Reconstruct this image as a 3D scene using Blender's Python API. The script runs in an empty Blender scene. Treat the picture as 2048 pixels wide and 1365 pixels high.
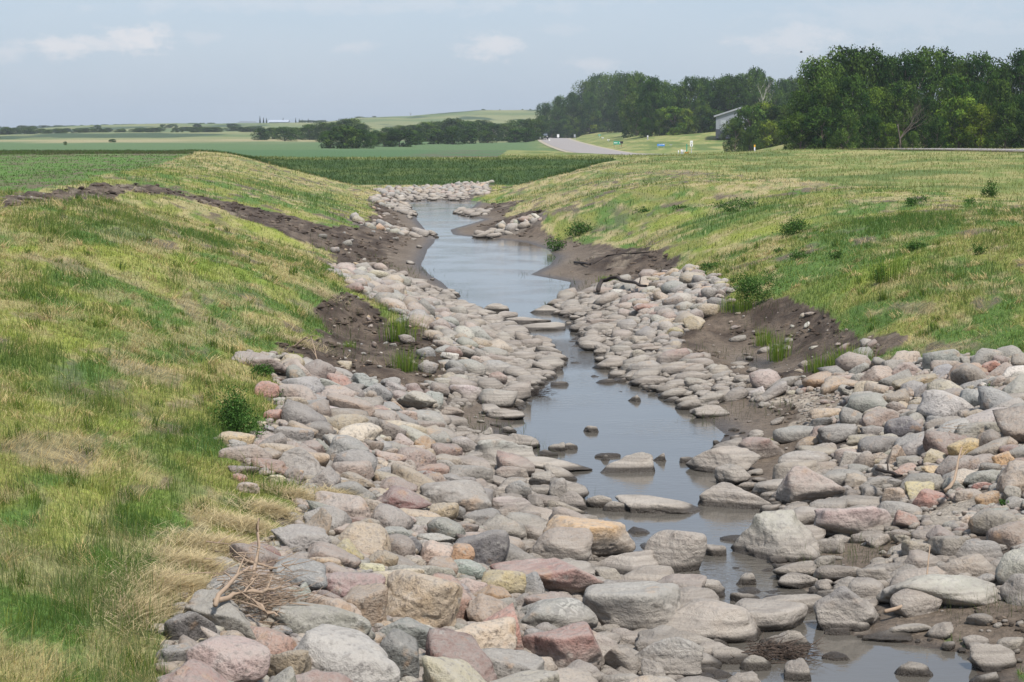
import bpy, bmesh, math, random
import numpy as np
from mathutils import Vector, Matrix

# ------------------------------------------------------------------ camera, sky, sun, exposure
SC = bpy.context.scene
COL = SC.collection
CAMZ, FPX, PITCH = 5.0, 4000.0, math.radians(6.058)
cam_d = bpy.data.cameras.new("camera")
cam_d.sensor_width = 36.0
cam_d.lens = FPX / 2048 * 36.0
cam_d.clip_start, cam_d.clip_end = 0.5, 20000
cam = bpy.data.objects.new("camera", cam_d)
COL.objects.link(cam)
cam.location = (0, 0, CAMZ)
cam.rotation_euler = (math.pi / 2 - PITCH, 0, 0)
SC.camera = cam
SUN_EL, SUN_AZ = math.radians(58), math.radians(150)      # azimuth clockwise from +Y (view direction)
sun_d = bpy.data.lights.new("sun", 'SUN')
sun_d.energy, sun_d.angle, sun_d.color = 3.4, math.radians(7), (1.0, 0.95, 0.88)
sun = bpy.data.objects.new("sun", sun_d)
COL.objects.link(sun)
sdir = Vector((math.sin(SUN_AZ) * math.cos(SUN_EL), math.cos(SUN_AZ) * math.cos(SUN_EL), math.sin(SUN_EL)))
sun.rotation_euler = (-sdir).to_track_quat('-Z', 'Y').to_euler()
SC.view_settings.view_transform = 'Standard'
SC.view_settings.look = 'None'
SC.view_settings.exposure = 0.70
SC.view_settings.gamma = 1.0
SC.cycles.max_bounces = 6
SC.cycles.volume_bounces = 0
SC.cycles.volume_max_steps = 64

class NT:
    """tiny node helper"""
    def __init__(s, tree):
        s.t = tree; s.t.nodes.clear()
    def n(s, typ, **kw):
        nd = s.t.nodes.new(typ)
        for k, v in kw.items():
            if k.startswith('_'): setattr(nd, k[1:], v)
            else: s.set(nd, int(k[1:]) if k[0] == 'i' and k[1:].isdigit() else k.replace('__', ' '), v)
        return nd
    def set(s, nd, key, v):
        sock = nd.inputs[key]
        if isinstance(v, bpy.types.NodeSocket): s.t.links.new(v, sock)
        else: sock.default_value = v
    def m(s, op, a, b=None, c=None, clamp=False):
        nd = s.t.nodes.new('ShaderNodeMath'); nd.operation = op; nd.use_clamp = clamp
        s.set(nd, 0, a)
        if b is not None: s.set(nd, 1, b)
        if c is not None: s.set(nd, 2, c)
        return nd.outputs[0]
    def mix(s, f, a, b, blend='MIX'):
        nd = s.t.nodes.new('ShaderNodeMix'); nd.data_type = 'RGBA'; nd.blend_type = blend
        s.set(nd, 0, f); s.set(nd, 6, a); s.set(nd, 7, b)
        return nd.outputs[2]
    def ramp(s, v, lo, hi, a=0.0, b=1.0):
        nd = s.t.nodes.new('ShaderNodeMapRange'); nd.interpolation_type = 'SMOOTHSTEP'
        s.set(nd, 0, v); s.set(nd, 1, lo); s.set(nd, 2, hi); s.set(nd, 3, a); s.set(nd, 4, b)
        return nd.outputs[0]
    def noise(s, vec, scale, detail=4, rough=0.55, out=0):
        nd = s.t.nodes.new('ShaderNodeTexNoise')
        if vec is not None: s.set(nd, 'Vector', vec)
        s.set(nd, 'Scale', scale); s.set(nd, 'Detail', detail); s.set(nd, 'Roughness', rough)
        return nd.outputs[out]

world = bpy.data.worlds.new("World")
SC.world = world
world.use_nodes = True
w = NT(world.node_tree)
sky = w.n('ShaderNodeTexSky')
sky.sky_type = 'NISHITA'
sky.sun_disc = False
sky.sun_elevation, sky.sun_rotation = SUN_EL, SUN_AZ
sky.air_density, sky.dust_density, sky.ozone_density = 1.0, 1.6, 1.5
tc = w.n('ShaderNodeTexCoord')
sep = w.n('ShaderNodeSeparateXYZ', Vector=tc.outputs['Generated'])
yy = w.m('MAXIMUM', w.m('ABSOLUTE', sep.outputs[1]), 0.05)
az = w.m('DIVIDE', sep.outputs[0], yy)
el = w.m('DIVIDE', sep.outputs[2], yy)
cv = w.n('ShaderNodeCombineXYZ', X=w.m('MULTIPLY', az, 1.0), Y=w.m('MULTIPLY', el, 2.2), Z=0.0).outputs[0]
nz = w.noise(cv, 60, 8, 0.68)
nz2 = w.noise(cv, 9, 4, 0.55)
dist = w.m('MULTIPLY', w.m('SUBTRACT', nz, 0.5), 4.2)
dens = None
for (cx, cy, rx, ry, a) in [(285, 82, 62, 26, .95), (205, 88, 60, 16, .7), (140, 95, 62, 22, .85), (20, 108, 45, 17, .45),
                            (985, 95, 58, 24, .75), (1190, 128, 70, 13, .45), (1590, 84, 120, 30, .55), (712, 98, 40, 13, .4),
                            (420, 76, 60, 16, .3), (1130, 62, 60, 12, .22), (700, 15, 500, 16, .3), (1800, 40, 260, 40, .25)]:
    ax_, ey_ = (cx - 1024) / FPX, (258 - cy) / FPX
    dx = w.m('MULTIPLY', w.m('SUBTRACT', az, ax_), FPX / rx)
    dy = w.m('MULTIPLY', w.m('SUBTRACT', el, ey_), FPX / ry)
    r = w.m('SQRT', w.m('ADD', w.m('MULTIPLY', dx, dx), w.m('MULTIPLY', dy, dy)))
    r = w.m('ADD', r, dist)
    b = w.ramp(r, 1.5, 0.1, 0.0, a)
    dens = b if dens is None else w.m('MAXIMUM', dens, b)
front = w.ramp(sep.outputs[1], 0.0, 0.3)
dens = w.m('MULTIPLY', dens, front)
hazy = w.ramp(nz2, 0.35, 0.75, 0.0, 0.12)
dens = w.m('MAXIMUM', dens, hazy)
base = w.mix(0.55, sky.outputs[0], (6.4, 7.8, 9.9, 1))
colr = w.mix(w.m('MULTIPLY', dens, 0.45), base, (10.2, 9.2, 8.8, 1))
bg = w.n('ShaderNodeBackground', Color=colr, Strength=0.064)
w.t.links.new(bg.outputs[0], w.n('ShaderNodeOutputWorld').inputs[0])

# ------------------------------------------------------------------ numpy helpers
RNG = np.random.default_rng(7)
random.seed(7)

def _h(ix, iy, iz, s):
    with np.errstate(over='ignore'):
        n = (ix.astype(np.int64) * 374761393 + iy.astype(np.int64) * 668265263 + iz.astype(np.int64) * 2147483647 + s * 1274126177) & 0xffffffff
        n = ((n ^ (n >> 13)) * 1274126177) & 0xffffffff
        n = ((n ^ (n >> 16)) * 2246822519) & 0xffffffff
    return ((n ^ (n >> 15)) & 0xffffff) / float(0xffffff)

def vn2(x, y, s=0):
    x = np.asarray(x, float); y = np.asarray(y, float)
    ix, iy = np.floor(x), np.floor(y); fx, fy = x - ix, y - iy
    fx = fx * fx * (3 - 2 * fx); fy = fy * fy * (3 - 2 * fy); z = np.zeros_like(ix)
    a, b = _h(ix, iy, z, s), _h(ix + 1, iy, z, s); c, d = _h(ix, iy + 1, z, s), _h(ix + 1, iy + 1, z, s)
    return (a + (b - a) * fx) * (1 - fy) + (c + (d - c) * fx) * fy

def fb2(x, y, s=0, o=4):
    r, a, t = 0, 1.0, 0
    for i in range(o):
        r = r + a * vn2(x * 2 ** i + 17.3 * i, y * 2 ** i - 9.1 * i, s + i); t += a; a *= 0.5
    return r / t

def vn3(p, s=0):
    i = np.floor(p); f = p - i; f = f * f * (3 - 2 * f)
    r = 0
    for dx in (0, 1):
        for dy in (0, 1):
            for dz in (0, 1):
                wgt = (f[:, 0] if dx else 1 - f[:, 0]) * (f[:, 1] if dy else 1 - f[:, 1]) * (f[:, 2] if dz else 1 - f[:, 2])
                r = r + wgt * _h(i[:, 0] + dx, i[:, 1] + dy, i[:, 2] + dz, s)
    return r

def fb3(p, s=0, o=3):
    r, a, t = 0, 1.0, 0
    for k in range(o):
        r = r + a * vn3(p * 2 ** k + 5.7 * k, s + k); t += a; a *= 0.5
    return r / t

def ss(a, b, x):
    t = np.clip((x - a) / (b - a), 0, 1); return t * t * (3 - 2 * t)
def smin(a, b, k):
    h = np.clip(0.5 + 0.5 * (b - a) / k, 0, 1); return b + (a - b) * h - k * h * (1 - h)
def smax(a, b, k): return -smin(-a, -b, k)
def lerp(a, b, t): return a + (b - a) * t

CP, SP = math.cos(PITCH), math.sin(PITCH)
def project(X, Y, Z):
    dep = Y * CP - (Z - CAMZ) * SP
    v = Y * SP + (Z - CAMZ) * CP
    dep = np.where(np.abs(dep) < 1e-3, 1e-3, dep)
    return 1024 + FPX * X / dep, 682.5 - FPX * v / dep
def ray(px, py):
    u, v = (np.asarray(px, float) - 1024) / FPX, -(np.asarray(py, float) - 682.5) / FPX
    dx = u; dy = CP + v * SP; dz = -SP + v * CP
    return dx / dy, dz / dy                      # per unit of Y
def y_on_z0(py): return -CAMZ / ray(1024, py)[1]

# ------------------------------------------------------------------ the lie of the land (plan X right, Y away, metres)
_EDGE = [(1420, 1400, 2050), (1365, 1400, 1985), (1310, 1440, 1955), (1270, 1440, 1705), (1235, 1400, 1690), (1200, 1350, 1650), (1150, 1250, 1570), (1100, 1240, 1560), (1050, 1160, 1590),
         (1000, 1140, 1510), (950, 1110, 1450), (900, 1060, 1430), (870, 1012, 1455), (840, 1030, 1415), (800, 1045, 1350), (760, 1095, 1235),
         (720, 1125, 1205), (690, 1085, 1175), (660, 1018, 1150), (640, 1005, 1150), (620, 930, 1085), (590, 910, 1130), (565, 885, 1142),
         (550, 860, 1060), (530, 842, 1100), (515, 850, 1112), (500, 855, 1095), (485, 870, 1050), (470, 872, 905), (460, 852, 900), (440, 835, 968),
         (427, 828, 905), (415, 818, 945), (405, 812, 955), (398, 850, 880)]
_EY = np.array([y_on_z0(e[0]) for e in _EDGE])
_EL = np.array([(e[1] - 1024) / FPX for e in _EDGE]) * _EY
_ER = np.array([(e[2] - 1024) / FPX for e in _EDGE]) * _EY
_EY = np.append(_EY, [150, 165, 178]); _EL = np.append(_EL, [-9.0, -10.5, -12.0]); _ER = np.append(_ER, [-3.2, -2.2, -1.8])
def eL(Y): return np.interp(Y, _EY, _EL)
def eR(Y): return np.interp(Y, _EY, _ER)
_TRK = [(-60, 56), (-14, 60), (-7.2, 68), (-4.2, 73)]
_RIDGE = [(-800, 262), (0, 262), (100, 259), (180, 256), (300, 254), (420, 252), (470, 250), (560, 250), (640, 250), (720, 240), (820, 236), (900, 228), (960, 223), (1080, 221), (1300, 222), (2048, 230), (3000, 240)]
_ROAD = [(95, 60), (62, 95), (46, 130), (36.5, 165), (30, 210), (22.0, 265), (15.6, 320), (14.0, 360), (13.0, 430), (12.6, 540), (13.2, 640), (16, 720), (20, 850), (40, 1100)]
_RX = [p[0] for p in _ROAD]; _RYs = [p[1] for p in _ROAD]
def road_x(Y): return np.interp(Y, _RYs, _RX)
def road_z(Y): return np.interp(Y, [60, 95, 150, 180, 215, 250, 330, 420, 560, 660, 720, 850, 1100], [3.0, 3.2, 3.36, 3.22, 2.5, 1.6, 0.95, 1.25, 1.65, 1.95, 1.5, 1.4, 2])

def seg_d(X, Y, pts):
    best = np.full(np.shape(X), 1e9)
    for (x0, y0), (x1, y1) in zip(pts[:-1], pts[1:]):
        dx, dy = x1 - x0, y1 - y0; L2 = dx * dx + dy * dy
        t = np.clip(((X - x0) * dx + (Y - y0) * dy) / L2, 0, 1)
        best = np.minimum(best, np.hypot(X - x0 - t * dx, Y - y0 - t * dy))
    return best

def H(X, Y):
    X = np.asarray(X, float); Y = np.asarray(Y, float)
    Yc = np.clip(Y, 14, 178)
    l, r = eL(Yc), eR(Yc)
    # smooth the bank lines a little higher up so the water's ragged edge stays at the waterline
    lS = (eL(np.clip(Yc - 3, 14, 178)) + eL(Yc) + eL(np.clip(Yc + 3, 14, 178))) / 3
    rS = (eR(np.clip(Yc - 3, 14, 178)) + eR(Yc) + eR(np.clip(Yc + 3, 14, 178))) / 3
    dl, dr = l - X, X - r
    dlS, drS = lerp(dl, lS - X, ss(0.5, 3, dl)), lerp(dr, X - rS, ss(0.5, 3, dr))
    sl = np.interp(Y, [15, 40, 60, 100, 170], [0.27, 0.31, 0.31, 0.27, 0.235])
    sr = np.interp(Y, [15, 25, 40, 60, 100, 170], [0.22, 0.24, 0.27, 0.28, 0.27, 0.25])
    toe_l = 0.10 * np.minimum(dlS, 1.0) + sl * np.maximum(dlS - 1.0, 0)
    toeR = np.interp(Y, [17, 19, 21, 24, 30, 34, 46, 56, 100], [1.8, 2.4, 2.4, .8, .8, 1.2, .9, 1.2, 1.5])
    toe_r = 0.10 * np.minimum(drS, toeR) + sr * np.maximum(drS - toeR, 0)
    crest = 3.0 + 0.28 * np.exp(-((Y - 50) / 9) ** 2) * np.exp(-((dlS - 10.5) / 3.0) ** 2) + 0.15 * np.exp(-((dlS - 12) / 3) ** 2)
    left = smin(toe_l, crest, 0.7)
    right = smin(toe_r, 2.45 + 0.03 * np.clip(drS - 9, 0, 40), 0.9)
    z = np.where(dl > 0, left, np.where(dr > 0, right, -np.minimum(0.45, 0.35 * np.minimum(-dl, -dr))))
    z = z - 0.38 * np.exp(-(seg_d(X, Y, _TRK) / 2.0) ** 2) * ss(0.3, 1.5, z)
    # slumps cut back into the banks
    for (cx, cy, rx, ry, dpt) in [(5.4, 42.5, 2.0, 4.5, 0.75), (-3.3, 42, 1.4, 3.4, 0.5), (4.0, 63, 1.5, 7, 0.45), (-4.6, 66, 1.4, 8, 0.35), (4.4, 78, 1.2, 5, .35)]:
        z = z - dpt * np.exp(-((X - cx) / rx) ** 2 - ((Y - cy) / ry) ** 2) * ss(0.1, 0.8, z)
    # bed lifts, then the grassed dike closes the cut
    dike = np.interp(Y, [136, 141, 158, 163, 177, 181, 186, 196, 320, 420, 900], [-0.5, 0.05, 0.5, 0.85, 2.25, 2.36, 2.3, 2.15, 1.45, 1.05, 1.5])
    meadow = np.interp(Y, [150, 175, 200, 250, 330, 420, 900], [3.1, 2.7, 2.4, 2.0, 0.9, 0.9, 1.4])
    meadow = meadow + 0.5 * ss(20, 40, X) * (1 - ss(225, 300, Y)) + 1.1 * np.exp(-((X - 38) / 8.5) ** 2 - ((Y - 248) / 24) ** 2) + 0.5 * ss(45, 70, X) * ss(170, 200, Y)
    plain = lerp(dike, meadow, ss(6, 22, X - (Y - 175) * 0.03))
    z = lerp(z, plain, ss(172, 184, Y))
    z = np.where((Y > 136) & (Y < 186), smax(z, dike, 0.25), z)
    shedhill = np.interp(X, [12, 21.5, 30, 44, 80, 200], [0.0, 0.8, 2.3, 3.4, 4.8, 7])
    z = z + shedhill * ss(335, 440, Y)
    a = 1024 + FPX * X / np.maximum(Y, 1)
    rz = CAMZ + (258 - np.interp(a, [p[0] for p in _RIDGE], [p[1] for p in _RIDGE])) / FPX * 1500
    fold = (fb2(X / 160, Y / 260, 5, 3) - 0.5) * 8 * ss(620, 1150, Y) * (1 - ss(1380, 1500, Y))
    z = lerp(z, rz, lerp(ss(880, 1500, Y) ** 1.3, ss(520, 1500, Y) ** .9, np.clip(-X / 80, 0, 1))) + fold
    z = np.where(Y > 1500, rz + (Y - 1500) * -0.004, z)
    z = z + (fb2(X / 1.7, Y / 1.7, 11, 4) - 0.5) * 0.16 * ss(-0.1, 0.6, z) * (1 - ss(120, 300, Y)) * ss(0.3, 2, np.maximum(dl, dr))
    z = z + (fb2(X / 14, Y / 25, 31, 3) - 0.5) * 0.35 * ss(1.5, 4, np.maximum(dl, dr)) * ss(20, 60, Y)
    rd = np.abs(X - road_x(Y)) * np.where(Y < 330, 0.8, 1.0)
    wr = (1 - ss(6.0, 9.5, rd)) * ss(70, 100, Y)
    return lerp(z, road_z(Y) - 0.05, wr)

_YS = np.concatenate([np.geomspace(10, 200, 900), np.geomspace(201, 1600, 700)])
def cast(px, py):
    px = np.atleast_1d(np.asarray(px, float)); py = np.atleast_1d(np.asarray(py, float))
    kx, kz = ray(px, py)
    X = kx[:, None] * _YS; Z = CAMZ + kz[:, None] * _YS
    h = np.maximum(H(X, np.broadcast_to(_YS, X.shape)), 0.0)
    hit = Z <= h
    idx = np.where(hit.any(1), hit.argmax(1), len(_YS) - 1)
    i0 = np.maximum(idx - 1, 0); ar = np.arange(len(px))
    d0 = (Z - h)[ar, i0]; d1 = (Z - h)[ar, idx]
    t = np.where(np.abs(d0 - d1) > 1e-9, d0 / (d0 - d1 + 1e-12), 0); t = np.clip(t, 0, 1)
    Yh = lerp(_YS[i0], _YS[idx], t)
    return kx * Yh, Yh, CAMZ + kz * Yh

def in_poly(px, py, poly):
    ins = np.zeros(np.shape(px), bool); n = len(poly)
    for i in range(n):
        x0, y0 = poly[i]; x1, y1 = poly[(i + 1) % n]
        if y0 == y1: continue
        c = ((y0 > py) != (y1 > py)) & (px < (x1 - x0) * (py - y0) / (y1 - y0) + x0)
        ins ^= c
    return ins

# ground cover outlines, kept as plan polygons on the ground (traced once, then fixed in metres)
GRASS, MUD, RIP, CROP, DIKE, FARCROP, MEADOW, PLAIN, HILL, GRAVEL, SAND = range(11)
def plan(pts):
    p = np.array(pts, float); X, Y, Z = cast(p[:, 0], p[:, 1])
    return list(zip(X, Y))
ZONES = [
 (MUD, [(760, 386), (835, 410), (855, 440), (890, 470), (870, 500), (865, 520), (890, 550), (985, 560), (960, 600), (900, 600), (780, 560), (700, 540), (662, 525), (655, 500), (590, 480), (500, 440), (400, 404), (330, 388), (430, 398), (560, 425), (650, 452), (715, 455), (752, 430), (735, 400)]),
 (MUD, [(0, 416), (100, 404), (235, 386), (330, 388), (400, 404), (330, 376), (240, 368), (120, 380), (0, 396)]),
 (MUD, [(655, 595), (705, 590), (760, 620), (880, 668), (885, 760), (870, 805), (760, 785), (620, 718), (556, 702), (600, 684), (640, 670), (645, 630)]),
 (MUD, [(930, 395), (1050, 400), (1010, 430), (1095, 428), (1085, 455), (1115, 480), (1250, 498), (1345, 522), (1335, 545), (1190, 580), (1130, 605), (1120, 565), (1050, 550), (1100, 520), (1040, 490), (940, 474), (900, 470), (940, 440), (880, 410)]),
 (MUD, [(1330, 665), (1400, 615), (1540, 598), (1660, 612), (1680, 650), (1760, 668), (1800, 700), (1700, 745), (1560, 795), (1430, 800), (1440, 750)]),
 (MUD, [(1400, 800), (1480, 785), (1600, 800), (1610, 855), (1560, 880), (1470, 905), (1400, 880)]),
 (RIP, [(482, 708), (560, 712), (640, 730), (760, 778), (860, 800), (885, 770), (880, 668), (760, 612), (700, 578), (655, 525), (760, 535), (860, 575), (920, 592), (1000, 610), (1160, 640), (1160, 700), (1130, 770), (1080, 830), (1040, 900), (1130, 950), (1200, 1020), (1300, 1060), (1330, 1150), (1480, 1200), (1560, 1290), (1640, 1330), (1640, 1420), (300, 1420), (335, 1300), (440, 1210), (500, 1105), (610, 1010), (560, 975), (480, 930), (490, 880), (560, 840), (530, 790), (530, 750)]),
 (RIP, [(1110, 640), (1120, 605), (1200, 572), (1340, 538), (1420, 548), (1478, 575), (1430, 620), (1345, 668), (1450, 752), (1500, 800), (1440, 850), (1340, 830), (1210, 790), (1130, 710)]),
 (RIP, [(2080, 725), (1960, 712), (1860, 715), (1700, 745), (1600, 778), (1480, 785), (1500, 800), (1600, 800), (1640, 840), (1560, 885), (1400, 905), (1370, 960), (1420, 1040), (1440, 1100), (1420, 1200), (1500, 1260), (1690, 1280), (1760, 1270), (1900, 1240), (2080, 1220)]),
 (RIP, [(742, 380), (985, 363), (975, 388), (940, 398), (830, 404), (770, 396)]),
 (RIP, [(930, 474), (1010, 450), (1085, 424), (1100, 432), (1085, 448), (1010, 472), (960, 480)]),
 (RIP, [(745, 392), (840, 412), (860, 424), (970, 418), (975, 432), (820, 432), (735, 402)]),
 (RIP, [(700, 438), (760, 452), (880, 466), (880, 478), (820, 474), (700, 446)]),
 (GRAVEL, [(1560, 790), (1640, 780), (1680, 800), (1660, 870), (1600, 860)]),
 (MUD, [(900, 806), (1000, 812), (1055, 850), (1040, 878), (985, 890), (915, 862)]),
 (MUD, [(1400, 845), (1470, 800), (1560, 800), (1600, 815), (1600, 860), (1555, 878), (1470, 905), (1420, 900)]),
 (MUD, [(1660, 1085), (1800, 1062), (1850, 1100), (1800, 1145), (1640, 1190), (1600, 1150), (1650, 1110)]),
 (SAND, [(1850, 1020), (1940, 990), (1960, 1020), (1900, 1060), (1850, 1060)]),
 (MUD, [(1740, 1225), (1900, 1200), (2080, 1205), (2080, 1350), (1950, 1320), (1800, 1300), (1690, 1270)]),
 (MUD, [(1570, 880), (1620, 900), (1600, 950), (1500, 990), (1480, 960), (1510, 920)]),
]
ZP = [(k, plan(pl)) for k, pl in ZONES]
_cropE = plan([(-900, 330), (0, 300), (200, 302), (380, 312), (330, 330), (240, 352), (130, 378), (0, 394), (-900, 440)])
CROPP = [(-60, 54), (-15, 56), (-14.7, 66), (-16.6, 85), (-19.3, 111), (-23.8, 148), (-27, 171), (-75, 171), (-120, 120)]

def zone(X, Y, wob=True):
    X = np.asarray(X, float); Y = np.asarray(Y, float)
    if wob:
        Xw = X + (fb2(X / 0.9, Y / 0.9, 71, 3) - .5) * 0.9; Yw = Y + (fb2(X / 1.1, Y / 1.1, 81, 3) - .5) * 1.6
    else: Xw, Yw = X, Y
    z = np.full(X.shape, GRASS)
    z[in_poly(Xw, Yw, CROPP)] = CROP
    z[(Y > 159) & (X > -16.5 - (Y - 159) * .9) & (X < 9 + (Y - 175) * 0.3)] = DIKE
    z[(Y > 168) & (X <= -16)] = DIKE
    z[(Y > 181)] = MEADOW
    fc = (Y > 193) & (Y < np.where(X < -30, 480, 345)) & (X < -1.5 + (Y - 195) * 0.005)
    z[fc] = FARCROP
    z[(Y > 125) & (X > 9) & (X > 9 + (165 - Y) * 0.25) & (Y <= 181)] = MEADOW
    z[(Y <= 150) & (X > 14 + (Y - 90) * -0.12) & (Y > 60)] = MEADOW
    z[(Y > 345)] = PLAIN
    z[(Y > np.where(X < -30, 640, 780))] = HILL
    for k, pl in ZP:
        a = np.array(pl); m = (Xw > a[:, 0].min() - 1) & (Xw < a[:, 0].max() + 1) & (Yw > a[:, 1].min() - 1) & (Yw < a[:, 1].max() + 1)
        if not m.any(): continue
        mi = np.where(m)[0] if X.ndim == 1 else np.where(m)
        sub = in_poly(Xw[mi], Yw[mi], pl)
        zz = z[mi]; zz[sub] = k; z[mi] = zz
    inw = (X > eL(Y) - 0.35) & (X < eR(Y) + 0.35) & (Y < 142)
    z[inw & (z != RIP)] = MUD
    return z

C = lambda *a: np.array(a, float)
def _pm(lst):
    o = []
    for (x, y, rx, ry) in lst:
        X, Y, Z = cast([x, x, x], [y, y - ry, y + ry]); o.append((X[0], Y[0], rx * Y[0] / FPX, max(abs(Y[1] - Y[2]) / 2, .15)))
    return o
# patches read off the photo, fixed on the ground: bare thatch, lime young grass, deep green grass
P_THATCH = _pm([(290, 745, 48, 40), (380, 800, 38, 42), (75, 880, 90, 50), (245, 985, 22, 55), (170, 700, 60, 12), (340, 600, 90, 10), (230, 562, 22, 6), (410, 598, 50, 8), (330, 580, 40, 5), (560, 690, 24, 10), (100, 530, 80, 12), (440, 650, 60, 12), (410, 1060, 28, 50), (400, 1120, 40, 22), (60, 640, 50, 12), (520, 610, 60, 8), (1900, 690, 70, 12), (1640, 372, 34, 8), (1820, 620, 40, 8), (1370, 340, 60, 8)])
P_LIME = _pm([(80, 680, 120, 30), (230, 850, 120, 28), (100, 1040, 110, 60), (240, 520, 100, 22), (420, 540, 110, 22), (560, 470, 80, 18), (300, 1010, 60, 40), (150, 600, 120, 14), (1500, 470, 120, 12), (1700, 560, 160, 20), (1350, 440, 100, 14), (60, 500, 60, 18), (560, 580, 70, 14)])
P_LUSH = _pm([(60, 1290, 130, 60), (220, 1230, 70, 60), (330, 960, 60, 90), (230, 450, 110, 24), (90, 740, 80, 22), (420, 900, 40, 60), (130, 790, 90, 26), (520, 660, 60, 14), (620, 400, 60, 14), (1480, 430, 110, 22), (1750, 450, 160, 20), (1600, 590, 120, 22), (1900, 560, 120, 20), (1250, 440, 70, 14), (1950, 330, 50, 10), (1300, 400, 60, 8), (1640, 650, 100, 16)])
def patch(X, Y, P):
    r = np.zeros(np.shape(X)); X = X + (fb2(X / .8, Y / 1.6, 211, 3) - .5) * 1.4; Y = Y + (fb2(X / .8, Y / 1.6, 212, 3) - .5) * 3.0
    for (a, b, c, d) in P: r = np.maximum(r, np.exp(-((X - a) / c) ** 2 - ((Y - b) / d) ** 2))
    return r
def ground_col(X, Y, zn):
    """real cover colour of the ground, linear"""
    n1 = fb2(X / 1.1, Y / 2.6, 1, 4); n2 = fb2(X / 0.45, Y / 1.0, 21, 4); n3 = fb2(X / 3.5, Y / 8.0, 41, 3)
    n4 = fb2(X / 0.22, Y / 0.3, 91, 2)
    c = np.zeros(X.shape + (3,))
    green, ygreen, straw, soil = C(.085, .150, .030), C(.19, .205, .048), C(.37, .305, .16), C(.105, .082, .062)
    g = lerp(green, ygreen, ss(.36, .60, n1)[..., None])
    sw = ss(.47, .62, n2 * .6 + n3 * .4)
    sw = np.clip(sw - .30 * (1 - ss(40, 85, Y)) * ss(.35, .6, n3) - .12 + 0.45 * ss(95, 135, Y) * (X < -5) + .30 * ss(70, 120, Y) * (X > 0), 0, 1)
    g = lerp(g, straw, (sw * .85)[..., None])
    g = lerp(g, soil, (ss(.60, .70, fb2(X / .6, Y / 1.3, 151, 3)) * ss(.42, .55, fb2(X / 4, Y / 7, 152, 2)) * .9)[..., None])
    rows = ss(.2, .9, np.sin((X * .55 + Y * .12) * 6.0 + n1 * 3)) * ss(60, 90, Y) * (X > 0)
    g = lerp(g, soil * 1.6, (rows * .25)[..., None])
    wob = (fb2(X / .5, Y / 1.1, 201, 3) - .5) * 1.1
    g = lerp(g, C(.23, .27, .04), (ss(.35, .75, patch(X, Y, P_LIME) + wob) * .55)[..., None])
    g = lerp(g, C(.08, .15, .035), (ss(.35, .75, patch(X, Y, P_LUSH) + wob) * .5)[..., None])
    g = lerp(g, lerp(C(.10, .08, .062), C(.30, .24, .15), ss(.35, .7, fb2(X / .25, Y / .12, 203, 3))[..., None]), (ss(.3, .6, patch(X, Y, P_THATCH) + wob) * .62)[..., None])
    c[:] = g
    mud = lerp(C(.048, .034, .025), C(.13, .10, .075), ss(.35, .7, n2 * .6 + n4 * .4)[..., None])
    mud = lerp(mud, C(.24, .2, .15), (ss(.6, .7, n1) * ss(.5, .6, n4) * .6)[..., None])
    z0 = H(X, Y)
    mud = lerp(mud, C(.15, .12, .092), ((1 - ss(.02, .35, z0)) * .8)[..., None])
    mud = lerp(mud, C(.05, .04, .032), ((1 - ss(.0, .06, z0)) * .8)[..., None])
    rip = lerp(C(.07, .058, .05), C(.16, .135, .11), ss(.3, .7, n4)[..., None])
    crop = lerp(C(.13, .105, .07), C(.09, .17, .035), ss(.32, .55, n1 * .5 + .5 * n4 - .10 * ss(130, 160, Y))[..., None])
    dk = lerp(C(.034, .066, .016), C(.05, .088, .02), ss(.35, .7, n2)[..., None])
    dk = lerp(dk, C(.11, .14, .04), (ss(.60, .72, fb2(X / 3, Y / 1.2, 44, 3)) * .6)[..., None])
    dk = lerp(dk, C(.17, .19, .06), ss(177, 179, Y)[..., None])
    fcr = lerp(C(.065, .125, .05), C(.11, .1, .07), (ss(.45, .6, n3) * ss(-14, -9, X) * .8)[..., None])
    md = lerp(C(.145, .185, .05), C(.26, .245, .095), ss(.35, .65, n1)[..., None])
    md = lerp(md, C(.08, .125, .03), (ss(.52, .66, n3) * .85)[..., None])
    nn = fb2(X / 60, Y / 45, 61, 4); nb = fb2(X / 30, Y / 140, 65, 3)
    pl = lerp(C(.085, .14, .055), C(.27, .24, .13), (ss(560, 640, Y + (nb - .5) * 200) * (1 - ss(720, 800, Y)) * ss(.3, .5, nb))[..., None])
    pl = lerp(pl, md, ss(2, 12, X)[..., None])
    hl = lerp(C(.11, .15, .06), C(.19, .20, .09), ss(.35, .65, nn)[..., None])
    hl = lerp(hl, C(.045, .075, .035), ss(.52, .64, fb2(X / 25, Y / 60, 77, 4))[..., None])
    gv = lerp(C(.2, .165, .13), C(.36, .31, .25), ss(.3, .7, n4)[..., None])
    sd = lerp(C(.22, .19, .155), C(.30, .265, .22), ss(.3, .7, n2)[..., None])
    for k, v in ((MUD, mud), (RIP, rip), (CROP, crop), (DIKE, dk), (FARCROP, fcr), (MEADOW, md), (PLAIN, pl), (HILL, hl), (GRAVEL, gv), (SAND, sd)):
        c[zn == k] = v[zn == k]
    return c

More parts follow.
